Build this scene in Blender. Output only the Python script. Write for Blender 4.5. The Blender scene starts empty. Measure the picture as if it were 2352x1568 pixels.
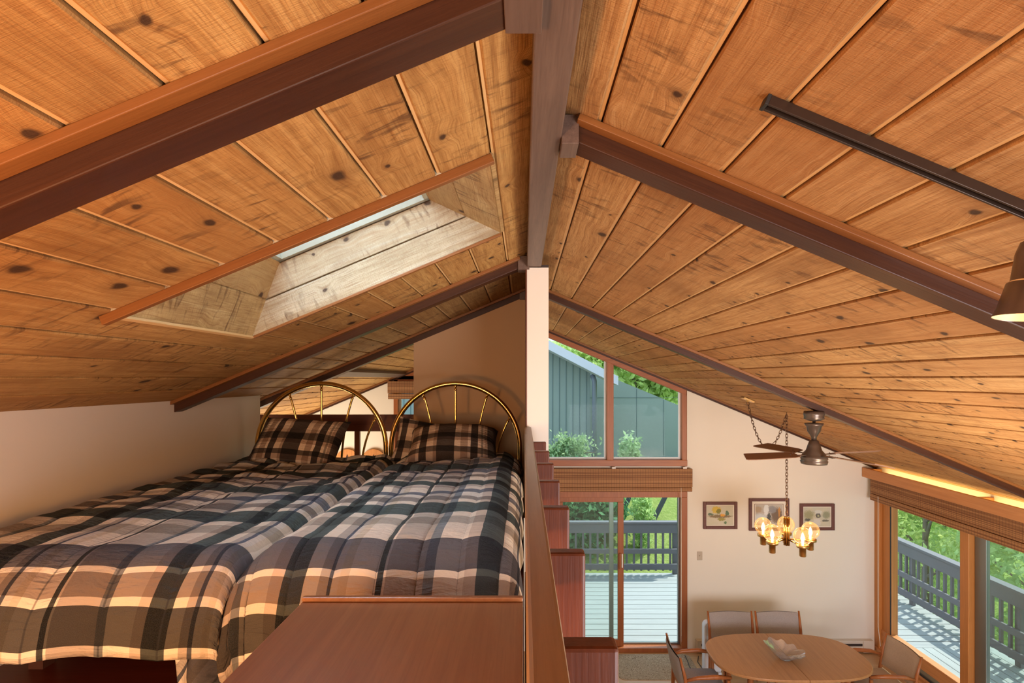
import bpy, bmesh, math, random
import numpy as np
from mathutils import Vector, Matrix, Euler, noise as mnoise

random.seed(7)
rng = np.random.default_rng(11)
S = bpy.context.scene
COL = S.collection
PI = math.pi
ZC = 3.75                     # eye height above the ground-floor boards; everything is lifted by this at the end

# ------------------------------------------------------------------ camera
F = 1250.0                    # focal length in pixels of the 2352 px frame
VX, VY = 1203.0, 870.0
cam = bpy.data.cameras.new('camera')
cam.sensor_width = 36.0
cam.sensor_fit = 'HORIZONTAL'
cam.lens = F / 2352 * 36.0
cam.shift_x = -(VX - 1176) / 2352
cam.shift_y = (VY - 784) / 2352
cam.clip_start = 0.02
cam.clip_end = 300
camo = bpy.data.objects.new('camera', cam)
camo.rotation_euler = (PI / 2, 0, 0)
COL.objects.link(camo)
S.camera = camo

# ------------------------------------------------------------------ view, world, sun, room lights and added fills
S.view_settings.view_transform = 'Standard'
S.view_settings.look = 'None'
S.view_settings.gamma = 1.0
S.view_settings.use_curve_mapping = False
S.view_settings.exposure = 0.22
S.cycles.use_denoising = True
S.cycles.max_bounces = 8
S.cycles.diffuse_bounces = 4
S.cycles.glossy_bounces = 3
S.cycles.transmission_bounces = 6
S.cycles.transparent_max_bounces = 16
S.cycles.caustics_reflective = False
S.cycles.caustics_refractive = False
S.cycles.sample_clamp_indirect = 4.0

W = bpy.data.worlds.new('sky')
S.world = W
W.use_nodes = True
bg = W.node_tree.nodes['Background']
bg.inputs[0].default_value = (0.62, 0.80, 1.0, 1)
bg.inputs[1].default_value = 2.2


def lamp(name, kind, loc, energy, color, size=None, target=None, rot=None, sy=None):
    d = bpy.data.lights.new(name, kind)
    d.energy = energy
    d.color = color
    if kind == 'AREA':
        d.shape = 'RECTANGLE'
        d.size = size
        d.size_y = sy or size
    elif kind == 'POINT':
        d.shadow_soft_size = size or 0.05
    o = bpy.data.objects.new(name, d)
    o.location = loc
    if target is not None:
        o.rotation_euler = (Vector(target) - Vector(loc)).to_track_quat('-Z', 'Y').to_euler()
    if rot:
        o.rotation_euler = rot
    COL.objects.link(o)
    return o


sun = lamp('sun', 'SUN', (8, 4, 12), 5.0, (1.0, 0.95, 0.86), target=(8 - 0.58, 4 - 0.30, 12 - 1.03))
sun.data.angle = 0.009
WARM = (1.0, 0.62, 0.30)
SOFT = (1.0, 0.82, 0.62)
# bedside lamp of the loft, left of and below the eye
lamp('loft_lamp', 'POINT', (-1.2, 0.1, -0.6), 92, (1.0, 0.44, 0.13), 0.14)
# area fills added behind the camera
lamp('rear_loft_fill', 'AREA', (-1.0, -1.9, 0.0), 44, (1.0, 0.88, 0.74), 1.6, target=(-0.6, 3.0, -0.4), sy=0.8)
lamp('rear_dining_fill', 'AREA', (2.9, -1.8, -1.8), 225, (0.97, 0.95, 1.0), 3.0, target=(3.0, 6.0, -1.6), sy=2.0)
# added fills: one brightens the dining-side ceiling from below, one the far room
lamp('ceiling_fill', 'AREA', (2.9, 2.2, -1.95), 85, (1.0, 0.82, 0.60), 1.2, target=(2.95, 2.85, 0.0))
lamp('far_room_fill', 'AREA', (-3.0, 6.2, -1.9), 70, (1.0, 0.86, 0.66), 1.4, target=(-2.5, 6.3, 0.0))
# strip light lying in the cove above the right-hand window
# lamp added above the roof to boost the sky light in the shaft
lamp('skylight_boost', 'AREA', (-1.15, 2.24, 1.55), 150, (0.80, 0.92, 1.0), 1.0, target=(-0.85, 2.24, 0.8), sy=0.9)
lamp('cove_strip_light', 'AREA', (4.77, 5.2, -1.30), 8, (1.0, 0.80, 0.32), 0.12, rot=(PI, 0, 0), sy=4.2)


# ------------------------------------------------------------------ node helper
class NT:
    def __init__(s, name):
        s.mat = bpy.data.materials.new(name)
        s.mat.use_nodes = True
        s.t = s.mat.node_tree
        s.b = s.t.nodes['Principled BSDF']
        s.out = s.t.nodes['Material Output']

    def n(s, kind, **kw):
        nd = s.t.nodes.new('ShaderNode' + kind)
        for k, v in kw.items():
            setattr(nd, k, v)
        return nd

    def set(s, sock, v):
        if isinstance(v, bpy.types.NodeSocket):
            s.t.links.new(v, sock)
        else:
            if sock.type == 'RGBA' and len(v) == 3:
                v = (*v, 1)
            sock.default_value = v

    def math(s, op, a, b=0.0, c=0.0, clamp=False):
        nd = s.n('Math', operation=op, use_clamp=clamp)
        s.set(nd.inputs[0], a)
        s.set(nd.inputs[1], b)
        s.set(nd.inputs[2], c)
        return nd.outputs[0]

    def coord(s, kind='Object'):
        return s.n('TexCoord').outputs[kind]

    def xyz(s, v):
        nd = s.n('SeparateXYZ')
        s.set(nd.inputs[0], v)
        return nd.outputs

    def comb(s, x=0.0, y=0.0, z=0.0):
        nd = s.n('CombineXYZ')
        for i, v in enumerate((x, y, z)):
            s.set(nd.inputs[i], v)
        return nd.outputs[0]

    def noise(s, v, scale=1.0, detail=3.0, rough=0.55, dist=0.0):
        nd = s.n('TexNoise')
        s.set(nd.inputs['Vector'], v)
        nd.inputs['Scale'].default_value = scale
        nd.inputs['Detail'].default_value = detail
        nd.inputs['Roughness'].default_value = rough
        nd.inputs['Distortion'].default_value = dist
        return nd.outputs[0]

    def mapping(s, v, scale=(1, 1, 1), loc=(0, 0, 0)):
        nd = s.n('Mapping')
        s.set(nd.inputs[0], v)
        nd.inputs['Scale'].default_value = scale
        nd.inputs['Location'].default_value = loc
        return nd.outputs[0]

    def ramp(s, f, stops, interp='LINEAR'):
        nd = s.n('ValToRGB')
        cr = nd.color_ramp
        cr.interpolation = interp
        while len(cr.elements) < len(stops):
            cr.elements.new(0.5)
        while len(cr.elements) > len(stops):
            cr.elements.remove(cr.elements[-1])
        for e, (p, c) in zip(cr.elements, sorted(stops, key=lambda q: q[0])):
            e.position = p
            e.color = (c, c, c, 1) if not hasattr(c, '__len__') else (*c[:3], 1)
        s.set(nd.inputs[0], f)
        return nd.outputs[0]

    def mix(s, f, a, b, mode='MIX'):
        nd = s.n('Mix', data_type='RGBA', blend_type=mode)
        s.set(nd.inputs[0], f)
        s.set(nd.inputs[6], a)
        s.set(nd.inputs[7], b)
        return nd.outputs[2]

    def bump(s, h, strength=0.3, dist=0.01):
        nd = s.n('Bump')
        nd.inputs['Strength'].default_value = strength
        nd.inputs['Distance'].default_value = dist
        s.set(nd.inputs['Height'], h)
        s.t.links.new(nd.outputs[0], s.b.inputs['Normal'])

    def fin(s, col=None, rough=0.6, metal=0.0, spec=None, coat=0.0):
        if col is not None:
            s.set(s.b.inputs['Base Color'], col)
        s.set(s.b.inputs['Roughness'], rough)
        s.b.inputs['Metallic'].default_value = metal
        if spec is not None:
            s.b.inputs['Specular IOR Level'].default_value = spec
        s.b.inputs['Coat Weight'].default_value = coat
        return s.mat


def plain(name, col, rough=0.6, metal=0.0, spec=None, var=0.06, vs=3.0, bump=0.0, bs=200.0):
    m = NT(name)
    v = m.coord()
    f = m.noise(v, vs, 3)
    c = m.mix(f, tuple(k * (1 - var) for k in col), tuple(min(1, k * (1 + var)) for k in col))
    if bump:
        m.bump(m.noise(v, bs, 2), bump, 0.002)
    return m.fin(c, rough, metal, spec)


def wood(name, light, dark, axis='Y', scale=1.0, rough=0.5, bump=0.12, coat=0.0, blotch=0.25, spec=0.4):
    m = NT(name)
    v = m.coord()
    rnd = m.n('ObjectInfo').outputs['Random']
    off = m.comb(m.math('MULTIPLY', rnd, 7.0), m.math('MULTIPLY', rnd, 13.0), m.math('MULTIPLY', rnd, 5.0))
    add = m.n('VectorMath', operation='ADD')
    m.set(add.inputs[0], v)
    m.set(add.inputs[1], off)
    v = add.outputs[0]
    al, ac = 1.6 * scale, 38.0 * scale
    sc = {'X': (al, ac, ac), 'Y': (ac, al, ac), 'Z': (ac, ac, al)}[axis]
    g = m.noise(m.mapping(v, sc), 1.0, 5, 0.62, 0.4)
    sc2 = tuple(k * 0.16 for k in sc)
    g2 = m.noise(m.mapping(v, sc2), 1.0, 3, 0.5, 0.8)
    sc3 = tuple(k * 5 for k in sc)
    g3 = m.noise(m.mapping(v, sc3), 1.0, 2, 0.5)
    f = m.math('ADD', m.math('MULTIPLY', g, 0.65), m.math('MULTIPLY', g2, 0.35))
    c = m.ramp(f, [(0.30, dark), (0.70, light)])
    c = m.mix(m.math('MULTIPLY', m.ramp(g2, [(0.45, 0.0), (0.75, 1.0)]), blotch), c, dark)
    c = m.mix(m.math('MULTIPLY', m.ramp(g3, [(0.35, 1.0), (0.5, 0.0)]), 0.35), c, dark)
    m.bump(m.math('ADD', g, g3), bump, 0.003)
    return m.fin(c, rough, 0, spec, coat)


def cedar(name, seam0, pitch, tint=(1, 1, 1), axes=(0, 1)):
    """rough sawn knotty cedar boards: boards lie side by side along local X and run along local Y"""
    m = NT(name)
    v = m.coord()
    q3 = m.xyz(v)
    x, y = q3[axes[0]], q3[axes[1]]
    q = m.math('DIVIDE', m.math('SUBTRACT', x, seam0), pitch)
    bid = m.math('FLOOR', q)
    wn = m.n('TexWhiteNoise', noise_dimensions='1D')
    m.set(wn.inputs['W'], m.math('ADD', bid, 41.3))
    r = wn.outputs[0]
    wn2 = m.n('TexWhiteNoise', noise_dimensions='1D')
    m.set(wn2.inputs['W'], m.math('ADD', bid, 7.7))
    r2 = wn2.outputs[0]
    yo = m.math('ADD', y, m.math('MULTIPLY', r, 37.0))
    vv = m.comb(m.math('ADD', x, m.math('MULTIPLY', r2, 3.0)), yo, 0.0)
    # knots: roundish, of uneven size, on some of the cells only
    warp = m.noise(m.mapping(vv, (14, 9, 1)), 1.0, 2)
    kx = m.math('ADD', m.math('MULTIPLY', x, 4.6), m.math('MULTIPLY', bid, 5.17))
    kv = m.comb(m.math('ADD', kx, m.math('MULTIPLY', warp, 0.16)),
                m.math('ADD', m.math('MULTIPLY', yo, 3.6), m.math('MULTIPLY', warp, 0.22)), 0.0)
    vor = m.n('TexVoronoi', feature='F1', voronoi_dimensions='2D')
    m.set(vor.inputs['Vector'], kv)
    vor.inputs['Scale'].default_value = 1.0
    vor.inputs['Randomness'].default_value = 1.0
    vc = m.xyz(vor.outputs['Color'])
    kd = m.math('MULTIPLY', vor.outputs['Distance'], m.math('ADD', m.math('MULTIPLY', vc[1], 1.6), 0.75))
    keep = m.math('GREATER_THAN', vc[0], 0.42)
    core = m.math('MULTIPLY', m.ramp(kd, [(0.055, 1.0), (0.10, 0.0)]), keep)
    halo = m.math('MULTIPLY', m.ramp(kd, [(0.04, 1.0), (0.22, 0.0)]), keep)
    # grain bends round the knots
    gx = m.math('ADD', x, m.math('MULTIPLY', m.math('MULTIPLY', m.ramp(kd, [(0.0, 1.0), (0.45, 0.0)]), keep), 0.03))
    gv = m.comb(m.math('ADD', gx, m.math('MULTIPLY', r2, 3.0)), yo, 0.0)
    g = m.noise(m.mapping(gv, (46, 1.7, 1)), 1.0, 5, 0.6, 0.5)
    gb = m.noise(m.mapping(gv, (12, 0.5, 1)), 1.0, 3, 0.5, 0.2)
    fine = m.noise(m.mapping(gv, (260, 9, 1)), 1.0, 2, 0.5)
    # cross marks of the saw
    saw = m.noise(m.mapping(vv, (28, 330, 1)), 1.0, 2, 0.65)
    smear = m.noise(m.mapping(vv, (6.0, 26.0, 1)), 1.0, 3, 0.6, 0.9)
    area = m.noise(m.mapping(vv, (3.0, 1.3, 1)), 1.0, 2)
    sm = m.math('MULTIPLY', m.ramp(smear, [(0.53, 0.0), (0.66, 1.0)]), m.ramp(area, [(0.44, 0.0), (0.58, 1.0)]))
    T = lambda c: tuple(a * b for a, b in zip(c, tint))
    c = m.ramp(g, [(0.25, T((0.30, 0.150, 0.050))), (0.52, T((0.48, 0.280, 0.108))), (0.8, T((0.62, 0.41, 0.185)))])
    c = m.mix(m.math('MULTIPLY', m.ramp(gb, [(0.5, 0.0), (0.8, 1.0)]), 0.45), c, T((0.36, 0.15, 0.045)))
    c = m.mix(m.math('MULTIPLY', m.ramp(fine, [(0.32, 1.0), (0.52, 0.0)]), 0.5), c, T((0.20, 0.075, 0.022)))
    c = m.mix(m.math('MULTIPLY', m.ramp(saw, [(0.34, 1.0), (0.50, 0.0)]), 0.38), c, T((0.24, 0.095, 0.028)))
    c = m.mix(m.math('MULTIPLY', r, 0.5), c, T((0.31, 0.125, 0.036)))
    big = m.noise(m.mapping(vv, (2.2, 1.5, 1)), 1.0, 4, 0.65)
    c = m.mix(m.math('MULTIPLY', m.ramp(big, [(0.48, 0.0), (0.70, 1.0)]), 0.6), c, T((0.20, 0.088, 0.028)))
    c = m.mix(m.math('MULTIPLY', sm, 0.8), c, (0.10, 0.045, 0.018))
    c = m.mix(m.math('MULTIPLY', halo, 0.38), c, (0.14, 0.06, 0.02))
    c = m.mix(m.math('MULTIPLY', core, 0.93), c, (0.045, 0.022, 0.012))
    h = m.math('ADD', m.math('MULTIPLY', saw, 0.6), m.math('ADD', m.math('MULTIPLY', g, 0.7), m.math('MULTIPLY', fine, 0.5)))
    m.bump(h, 0.6, 0.004)
    return m.fin(c, 0.75, 0, 0.25)


def plaid(name, us, vs, up, vp, vfront=None, stitch=None, base=(0.86, 0.80, 0.71), rough=0.9, wash=0.0):
    """woven check: colours of the two sets of bands multiplied. UV is in metres."""
    m = NT(name)
    uv = m.coord('UV')
    u, v, _ = m.xyz(uv)
    wob = m.math('MULTIPLY', m.math('SUBTRACT', m.noise(uv, 14.0, 1), 0.5), 0.004)
    u = m.math('ADD', u, wob)
    v = m.math('ADD', v, wob)
    fu = m.math('FRACT', m.math('DIVIDE', u, up))
    cu = m.ramp(fu, us, 'CONSTANT')
    off = 0.0
    if vfront:
        off = vfront[0]
    fv = m.math('FRACT', m.math('DIVIDE', m.math('SUBTRACT', v, off), vp))
    cv = m.ramp(fv, vs, 'CONSTANT')
    if vfront:
        cf = m.ramp(m.math('DIVIDE', v, off, clamp=True), vfront[1], 'CONSTANT')
        cv = m.mix(m.math('LESS_THAN', v, off), cv, cf)
    c = m.mix(1.0, cu, cv, 'MULTIPLY')
    c = m.mix(1.0, c, (*base, 1), 'MULTIPLY')
    # heathered yarn
    yarn = m.noise(uv, 420.0, 1)
    c = m.mix(m.math('MULTIPLY', m.ramp(yarn, [(0.35, 0.0), (0.7, 1.0)]), 0.035), c, (0.6, 0.56, 0.5))
    h = m.math('MULTIPLY', m.noise(uv, 55.0, 3), 0.4)
    if stitch:
        # rows of quilting stitches
        q = m.math('FRACT', m.math('DIVIDE', m.math('SUBTRACT', u, stitch[0]), stitch[1]))
        dq = m.math('MINIMUM', q, m.math('SUBTRACT', 1.0, q))
        c = m.mix(m.math('MULTIPLY', m.ramp(dq, [(0.0, 1.0), (0.010, 1.0), (0.022, 0.0)]), 0.6), c, (0.03, 0.03, 0.03))
        wr = m.noise(m.mapping(uv, (9, 26, 1)), 1.0, 3, 0.6, 0.6)
        pk = m.noise(m.mapping(uv, (14, 75, 1)), 1.0, 1, 0.5)
        near = m.ramp(dq, [(0.0, 1.0), (0.25, 0.0)])
        h = m.math('ADD', h, m.math('ADD', m.math('MULTIPLY', wr, 1.6), m.math('MULTIPLY', m.math('MULTIPLY', pk, near), 1.4)))
    m.bump(h, 0.8 if stitch else 0.3, 0.010 if stitch else 0.004)
    return m.fin(c, rough, 0, 0.15)


def glassy(name, tint=(0.93, 0.97, 0.96), haze=0.0, fres=0.07, hazecol=(0.75, 0.82, 0.80)):
    m = NT(name)
    m.t.nodes.remove(m.b)
    tr = m.n('BsdfTransparent')
    tr.inputs[0].default_value = (*tint, 1)
    gl = m.n('BsdfGlossy')
    gl.inputs[0].default_value = (1, 1, 1, 1)
    gl.inputs['Roughness'].default_value = 0.02
    lw = m.n('LayerWeight')
    lw.inputs[0].default_value = 0.25
    mx = m.n('MixShader')
    f = m.math('MULTIPLY', lw.outputs['Fresnel'], fres, clamp=True)
    m.set(mx.inputs[0], f)
    m.t.links.new(tr.outputs[0], mx.inputs[1])
    m.t.links.new(gl.outputs[0], mx.inputs[2])
    last = mx.outputs[0]
    if haze:
        df = m.n('BsdfDiffuse')
        df.inputs[0].default_value = (*hazecol, 1)
        m2 = m.n('MixShader')
        m2.inputs[0].default_value = haze
        m.t.links.new(last, m2.inputs[1])
        m.t.links.new(df.outputs[0], m2.inputs[2])
        last = m2.outputs[0]
    m.t.links.new(last, m.out.inputs[0])
    return m.mat


def emit(name, col, strength):
    m = NT(name)
    m.b.inputs['Base Color'].default_value = (*col, 1)
    m.b.inputs['Emission Color'].default_value = (*col, 1)
    m.b.inputs['Emission Strength'].default_value = strength
    return m.mat


def leafmat(name, a, b, scale=2.2, trans=0.45):
    m = NT(name)
    v = m.coord()
    f = m.noise(v, scale, 3, 0.6)
    f2 = m.noise(v, scale * 9, 1)
    c = m.ramp(m.math('ADD', m.math('MULTIPLY', f, 0.6), m.math('MULTIPLY', f2, 0.4)), [(0.36, a), (0.64, b)])
    m.set(m.b.inputs['Base Color'], c)
    m.b.inputs['Roughness'].default_value = 0.55
    m.b.inputs['Specular IOR Level'].default_value = 0.25
    tl = m.n('BsdfTranslucent')
    m.set(tl.inputs[0], c)
    mx = m.n('MixShader')
    mx.inputs[0].default_value = trans
    m.t.links.new(m.b.outputs[0], mx.inputs[1])
    m.t.links.new(tl.outputs[0], mx.inputs[2])
    m.t.links.new(mx.outputs[0], m.out.inputs[0])
    return m.mat


# ------------------------------------------------------------------ mesh helper
class MB:
    def __init__(s, org=(0, 0, 0)):
        s.o = Vector(org)
        s.v, s.f, s.sm, s.mi, s.uv = [], [], [], [], None

    def add(s, verts, faces, smooth=False, mi=0):
        b = len(s.v)
        s.v += [tuple(v) for v in verts]
        s.f += [tuple(b + i for i in f) for f in faces]
        s.sm += [smooth] * len(faces)
        s.mi += [mi] * len(faces)
        return s

    def box(s, x0, x1, y0, y1, z0, z1, mi=0):
        v = [(x, y, z) for z in (z0, z1) for y in (y0, y1) for x in (x0, x1)]
        f = [(0, 2, 3, 1), (4, 5, 7, 6), (0, 1, 5, 4), (2, 6, 7, 3), (0, 4, 6, 2), (1, 3, 7, 5)]
        return s.add(v, f, False, mi)

    def obox(s, mat, sx, sy, sz, mi=0):
        v = [mat @ Vector((x, y, z)) for z in (-sz / 2, sz / 2) for y in (-sy / 2, sy / 2) for x in (-sx / 2, sx / 2)]
        f = [(0, 2, 3, 1), (4, 5, 7, 6), (0, 1, 5, 4), (2, 6, 7, 3), (0, 4, 6, 2), (1, 3, 7, 5)]
        return s.add(v, f, False, mi)

    def bar(s, p, q, w, h, up=(0, 0, 1), mi=0):
        p, q = Vector(p), Vector(q)
        d = q - p
        L = d.length
        d.normalize()
        u = Vector(up)
        r = d.cross(u)
        if r.length < 1e-5:
            r = d.cross(Vector((1, 0, 0)))
        r.normalize()
        u = r.cross(d)
        M = Matrix((r, d, u)).transposed().to_4x4()
        M.translation = (p + q) / 2
        return s.obox(M, w, L, h, mi)

    def prism(s, poly, y0, y1, axis='Y', mi=0):
        """poly: points in the plane across the axis: Y -> (x,z), X -> (y,z), Z -> (x,y)"""
        def P(a, b, t):
            return {'Y': (a, t, b), 'X': (t, a, b), 'Z': (a, b, t)}[axis]
        n = len(poly)
        v = [P(a, b, y0) for a, b in poly] + [P(a, b, y1) for a, b in poly]
        f = [tuple(range(n)), tuple(reversed(range(n, 2 * n)))]
        f += [(i, (i + 1) % n, n + (i + 1) % n, n + i) for i in range(n)]
        return s.add(v, f, False, mi)

    def tube(s, pts, r, seg=10, smooth=True, caps=True, mi=0, closed=False):
        pts = [Vector(p) for p in pts]
        n = len(pts)
        rs = r if hasattr(r, '__len__') else [r] * n
        v, f = [], []
        prev = None
        for i, p in enumerate(pts):
            if closed:
                t = pts[(i + 1) % n] - pts[i - 1]
            else:
                t = pts[min(i + 1, n - 1)] - pts[max(i - 1, 0)]
            t.normalize()
            if prev is None:
                a = t.cross(Vector((0, 0, 1)))
                if a.length < 1e-3:
                    a = t.cross(Vector((1, 0, 0)))
            else:
                a = prev - t * prev.dot(t)
                if a.length < 1e-6:
                    a = t.cross(Vector((0, 0, 1)))
            a.normalize()
            prev = a
            b = t.cross(a)
            for k in range(seg):
                w = 2 * PI * k / seg
                v.append(p + (a * math.cos(w) + b * math.sin(w)) * rs[i])
        m = n if closed else n - 1
        for i in range(m):
            j = (i + 1) % n
            for k in range(seg):
                l = (k + 1) % seg
                f.append((i * seg + k, i * seg + l, j * seg + l, j * seg + k))
        s.add(v, f, smooth, mi)
        if caps and not closed:
            b = len(s.v) - n * seg
            s.f += [tuple(b + k for k in reversed(range(seg))), tuple(b + (n - 1) * seg + k for k in range(seg))]
            s.sm += [False, False]
            s.mi += [mi, mi]
        return s

    def lathe(s, prof, c=(0, 0, 0), seg=24, M=None, smooth=True, mi=0):
        v, f = [], []
        M = M or Matrix.Translation(c)
        for r, z in prof:
            for k in range(seg):
                w = 2 * PI * k / seg
                v.append(M @ Vector((r * math.cos(w), r * math.sin(w), z)))
        for i in range(len(prof) - 1):
            for k in range(seg):
                l = (k + 1) % seg
                f.append((i * seg + k, i * seg + l, (i + 1) * seg + l, (i + 1) * seg + k))
        s.add(v, f, smooth, mi)
        b = len(s.v) - len(v)
        for i, fl in ((0, True), (len(prof) - 1, False)):
            if prof[i][0] > 1e-4:
                idx = [b + i * seg + k for k in range(seg)]
                s.f.append(tuple(reversed(idx)) if fl else tuple(idx))
                s.sm.append(False)
                s.mi.append(mi)
        return s

    def ball(s, c, r, seg=14, rings=8, mi=0):
        c = Vector(c)
        prof = [(max(1e-5, r * math.sin(PI * i / rings)), -r * math.cos(PI * i / rings)) for i in range(rings + 1)]
        return s.lathe(prof, c, seg, mi=mi)

    def grid(s, fn, nu, nv, uvfn=None, smooth=True, mi=0):
        b = len(s.v)
        v = [fn(i / nu, j / nv) for j in range(nv + 1) for i in range(nu + 1)]
        f = [(j * (nu + 1) + i, j * (nu + 1) + i + 1, (j + 1) * (nu + 1) + i + 1, (j + 1) * (nu + 1) + i) for j in range(nv) for i in range(nu)]
        s.add(v, f, smooth, mi)
        if uvfn:
            if s.uv is None:
                s.uv = {}
            for j in range(nv + 1):
                for i in range(nu + 1):
                    s.uv[b + j * (nu + 1) + i] = uvfn(i / nu, j / nv)
        return s

    def build(s, name, mats, parent=None, bevel=0.0, label=None, merge=False):
        me = bpy.data.meshes.new(name)
        me.from_pydata([Vector(v) - s.o for v in s.v], [], s.f)
        if not isinstance(mats, (list, tuple)):
            mats = [mats]
        for m in mats:
            me.materials.append(m)
        me.polygons.foreach_set('use_smooth', s.sm)
        me.polygons.foreach_set('material_index', s.mi)
        if s.uv:
            L = me.uv_layers.new(name='UVMap')
            for lp in me.loops:
                L.data[lp.index].uv = s.uv.get(lp.vertex_index, (0, 0))
        bm = bmesh.new()
        bm.from_mesh(me)
        if merge:
            bmesh.ops.remove_doubles(bm, verts=bm.verts, dist=1e-5)
        bmesh.ops.recalc_face_normals(bm, faces=bm.faces)
        bm.to_mesh(me)
        bm.free()
        me.update()
        o = bpy.data.objects.new(name, me)
        COL.objects.link(o)
        if parent is not None:
            o.parent = parent
        else:
            o.location = s.o
        if bevel:
            md = o.modifiers.new('edge', 'BEVEL')
            md.width = bevel
            md.segments = 2
            md.limit_method = 'ANGLE'
            md.angle_limit = math.radians(40)
        if label:
            o['label'] = label
        return o


def tag(o, label=None, cat=None, group=None, kind=None):
    if label:
        o['label'] = label
    if cat:
        o['category'] = cat
    if group:
        o['group'] = group
    if kind:
        o['kind'] = kind
    return o


def thing(name, label, cat, loc, rot=(0, 0, 0), group=None, kind=None):
    o = bpy.data.objects.new(name, None)
    o.empty_display_size = 0.1
    o.location = loc
    o.rotation_euler = rot
    COL.objects.link(o)
    return tag(o, label, cat, group, kind)


def struct(o, label, cat):
    return tag(o, label, cat, None, 'structure')


def X(px, d):
    return (px - VX) / F * d


def Zp(py, d):
    return (VY - py) / F * d


# ------------------------------------------------------------------ materials
TH = math.atan(0.4167)
CT, ST = math.cos(TH), math.sin(TH)
PITCH = 0.189
RX, RZ = 0.064, 0.80                       # ridge line of the ceiling
M = {}
M['cedar_r'] = cedar('cedar boards right slope', 0.167, PITCH, (1.0, 0.97, 0.98))
M['cedar_l'] = cedar('cedar boards left slope', -0.179, PITCH, (1.0, 0.98, 0.85))
M['groove'] = wood('planed board edge', (0.74, 0.48, 0.22), (0.55, 0.32, 0.12), 'Y')
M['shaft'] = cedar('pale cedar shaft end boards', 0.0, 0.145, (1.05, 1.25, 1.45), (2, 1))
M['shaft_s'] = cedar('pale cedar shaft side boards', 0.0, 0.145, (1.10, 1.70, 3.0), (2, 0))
M['shaft_gap'] = plain('board gap', (0.16, 0.08, 0.03), 0.8)
M['cap'] = wood('orange fir trim', (0.27, 0.108, 0.027), (0.175, 0.060, 0.013), 'X', rough=0.45)
M['beam'] = wood('dark stained beam', (0.075, 0.026, 0.010), (0.036, 0.011, 0.005), 'X', rough=0.42, spec=0.3)
M['ridge'] = wood('grey brown stained ridge', (0.19, 0.125, 0.095), (0.085, 0.052, 0.040), 'Y', rough=0.45, blotch=0.6)
M['dark_metal'] = plain('dark painted steel', (0.05, 0.038, 0.035), 0.45, 0.3)
M['wall'] = plain('warm white wall paint', (0.80, 0.745, 0.66), 0.85, spec=0.2, var=0.01, bump=0.04, bs=160)
M['wall_tan'] = plain('tan wall paint', (0.58, 0.39, 0.23), 0.85, spec=0.2, var=0.015, bump=0.04, bs=160)
M['fir'] = wood('red fir frame', (0.42, 0.145, 0.045), (0.26, 0.075, 0.022), 'Z', rough=0.42)
M['fir_x'] = wood('red fir frame level', (0.42, 0.145, 0.045), (0.26, 0.075, 0.022), 'X', rough=0.42)
M['fir_y'] = wood('golden fir frame deep', (0.66, 0.31, 0.12), (0.48, 0.20, 0.07), 'Y', rough=0.42)
M['fir_gold'] = wood('golden fir frame', (0.62, 0.27, 0.08), (0.42, 0.16, 0.04), 'Z', rough=0.42)
M['mahog'] = wood('red mahogany post', (0.17, 0.045, 0.016), (0.08, 0.018, 0.007), 'Z', rough=0.38)
M['mahog_y'] = wood('red mahogany floor', (0.12, 0.022, 0.010), (0.06, 0.010, 0.006), 'X', rough=0.35)
M['railtop'] = wood('worn brown rail', (0.34, 0.225, 0.14), (0.22, 0.135, 0.08), 'Y', rough=0.4)
M['railboard'] = wood('dark mahogany board', (0.20, 0.050, 0.018), (0.10, 0.022, 0.009), 'X', rough=0.4)
M['walnut'] = wood('walnut veneer', (0.33, 0.155, 0.065), (0.21, 0.085, 0.034), 'Y', rough=0.30, bump=0.03, coat=0.1)
M['teak'] = wood('teak table top', (0.52, 0.28, 0.12), (0.36, 0.175, 0.068), 'Y', rough=0.35, bump=0.03)
M['teak_z'] = wood('teak chair frame', (0.42, 0.15, 0.045), (0.27, 0.085, 0.025), 'Z', rough=0.35, bump=0.03)
M['oak_floor'] = wood('oak floor', (0.62, 0.42, 0.24), (0.46, 0.28, 0.14), 'X', rough=0.4, bump=0.03)
M['glass'] = glassy('window glass')
M['glass_green'] = glassy('double glass with insect screen', (0.84, 0.93, 0.90), haze=0.055)
def acrylic():
    m = NT('frosted skylight acrylic')
    m.t.nodes.remove(m.b)
    tl = m.n('BsdfTranslucent')
    tl.inputs[0].default_value = (0.85, 0.92, 1.0, 1)
    tr = m.n('BsdfTransparent')
    mx = m.n('MixShader')
    mx.inputs[0].default_value = 0.12
    m.t.links.new(tl.outputs[0], mx.inputs[1])
    m.t.links.new(tr.outputs[0], mx.inputs[2])
    m.t.links.new(mx.outputs[0], m.out.inputs[0])
    return m.mat


M['glass_skylight'] = acrylic()
M['curb'] = plain('pale painted curb', (0.30, 0.29, 0.22), 0.7)
M['alu'] = plain('grey aluminium', (0.24, 0.25, 0.24), 0.35, 0.7)
M['white_vinyl'] = plain('white edge bead', (0.78, 0.78, 0.76), 0.5)
M['brass'] = plain('polished brass', (0.80, 0.50, 0.16), 0.16, 1.0, var=0.05)
M['brass_dark'] = plain('antique brass', (0.72, 0.46, 0.18), 0.3, 1.0, var=0.1)
M['bronze'] = plain('brown bronze paint', (0.17, 0.13, 0.105), 0.30, 0.6)
M['fan_blade'] = plain('brown fan blade', (0.25, 0.135, 0.085), 0.55)
M['track'] = plain('dark bronze track', (0.055, 0.036, 0.026), 0.32, 0.5)
M['chain'] = plain('dark brass chain', (0.14, 0.07, 0.035), 0.4, 0.7)
M['globe'] = glassy('amber globe glass', (0.99, 0.90, 0.78), haze=0.05, fres=0.45, hazecol=(1.0, 0.8, 0.5))
M['bulb'] = emit('lit bulb', (1.0, 0.72, 0.38), 16)
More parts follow.
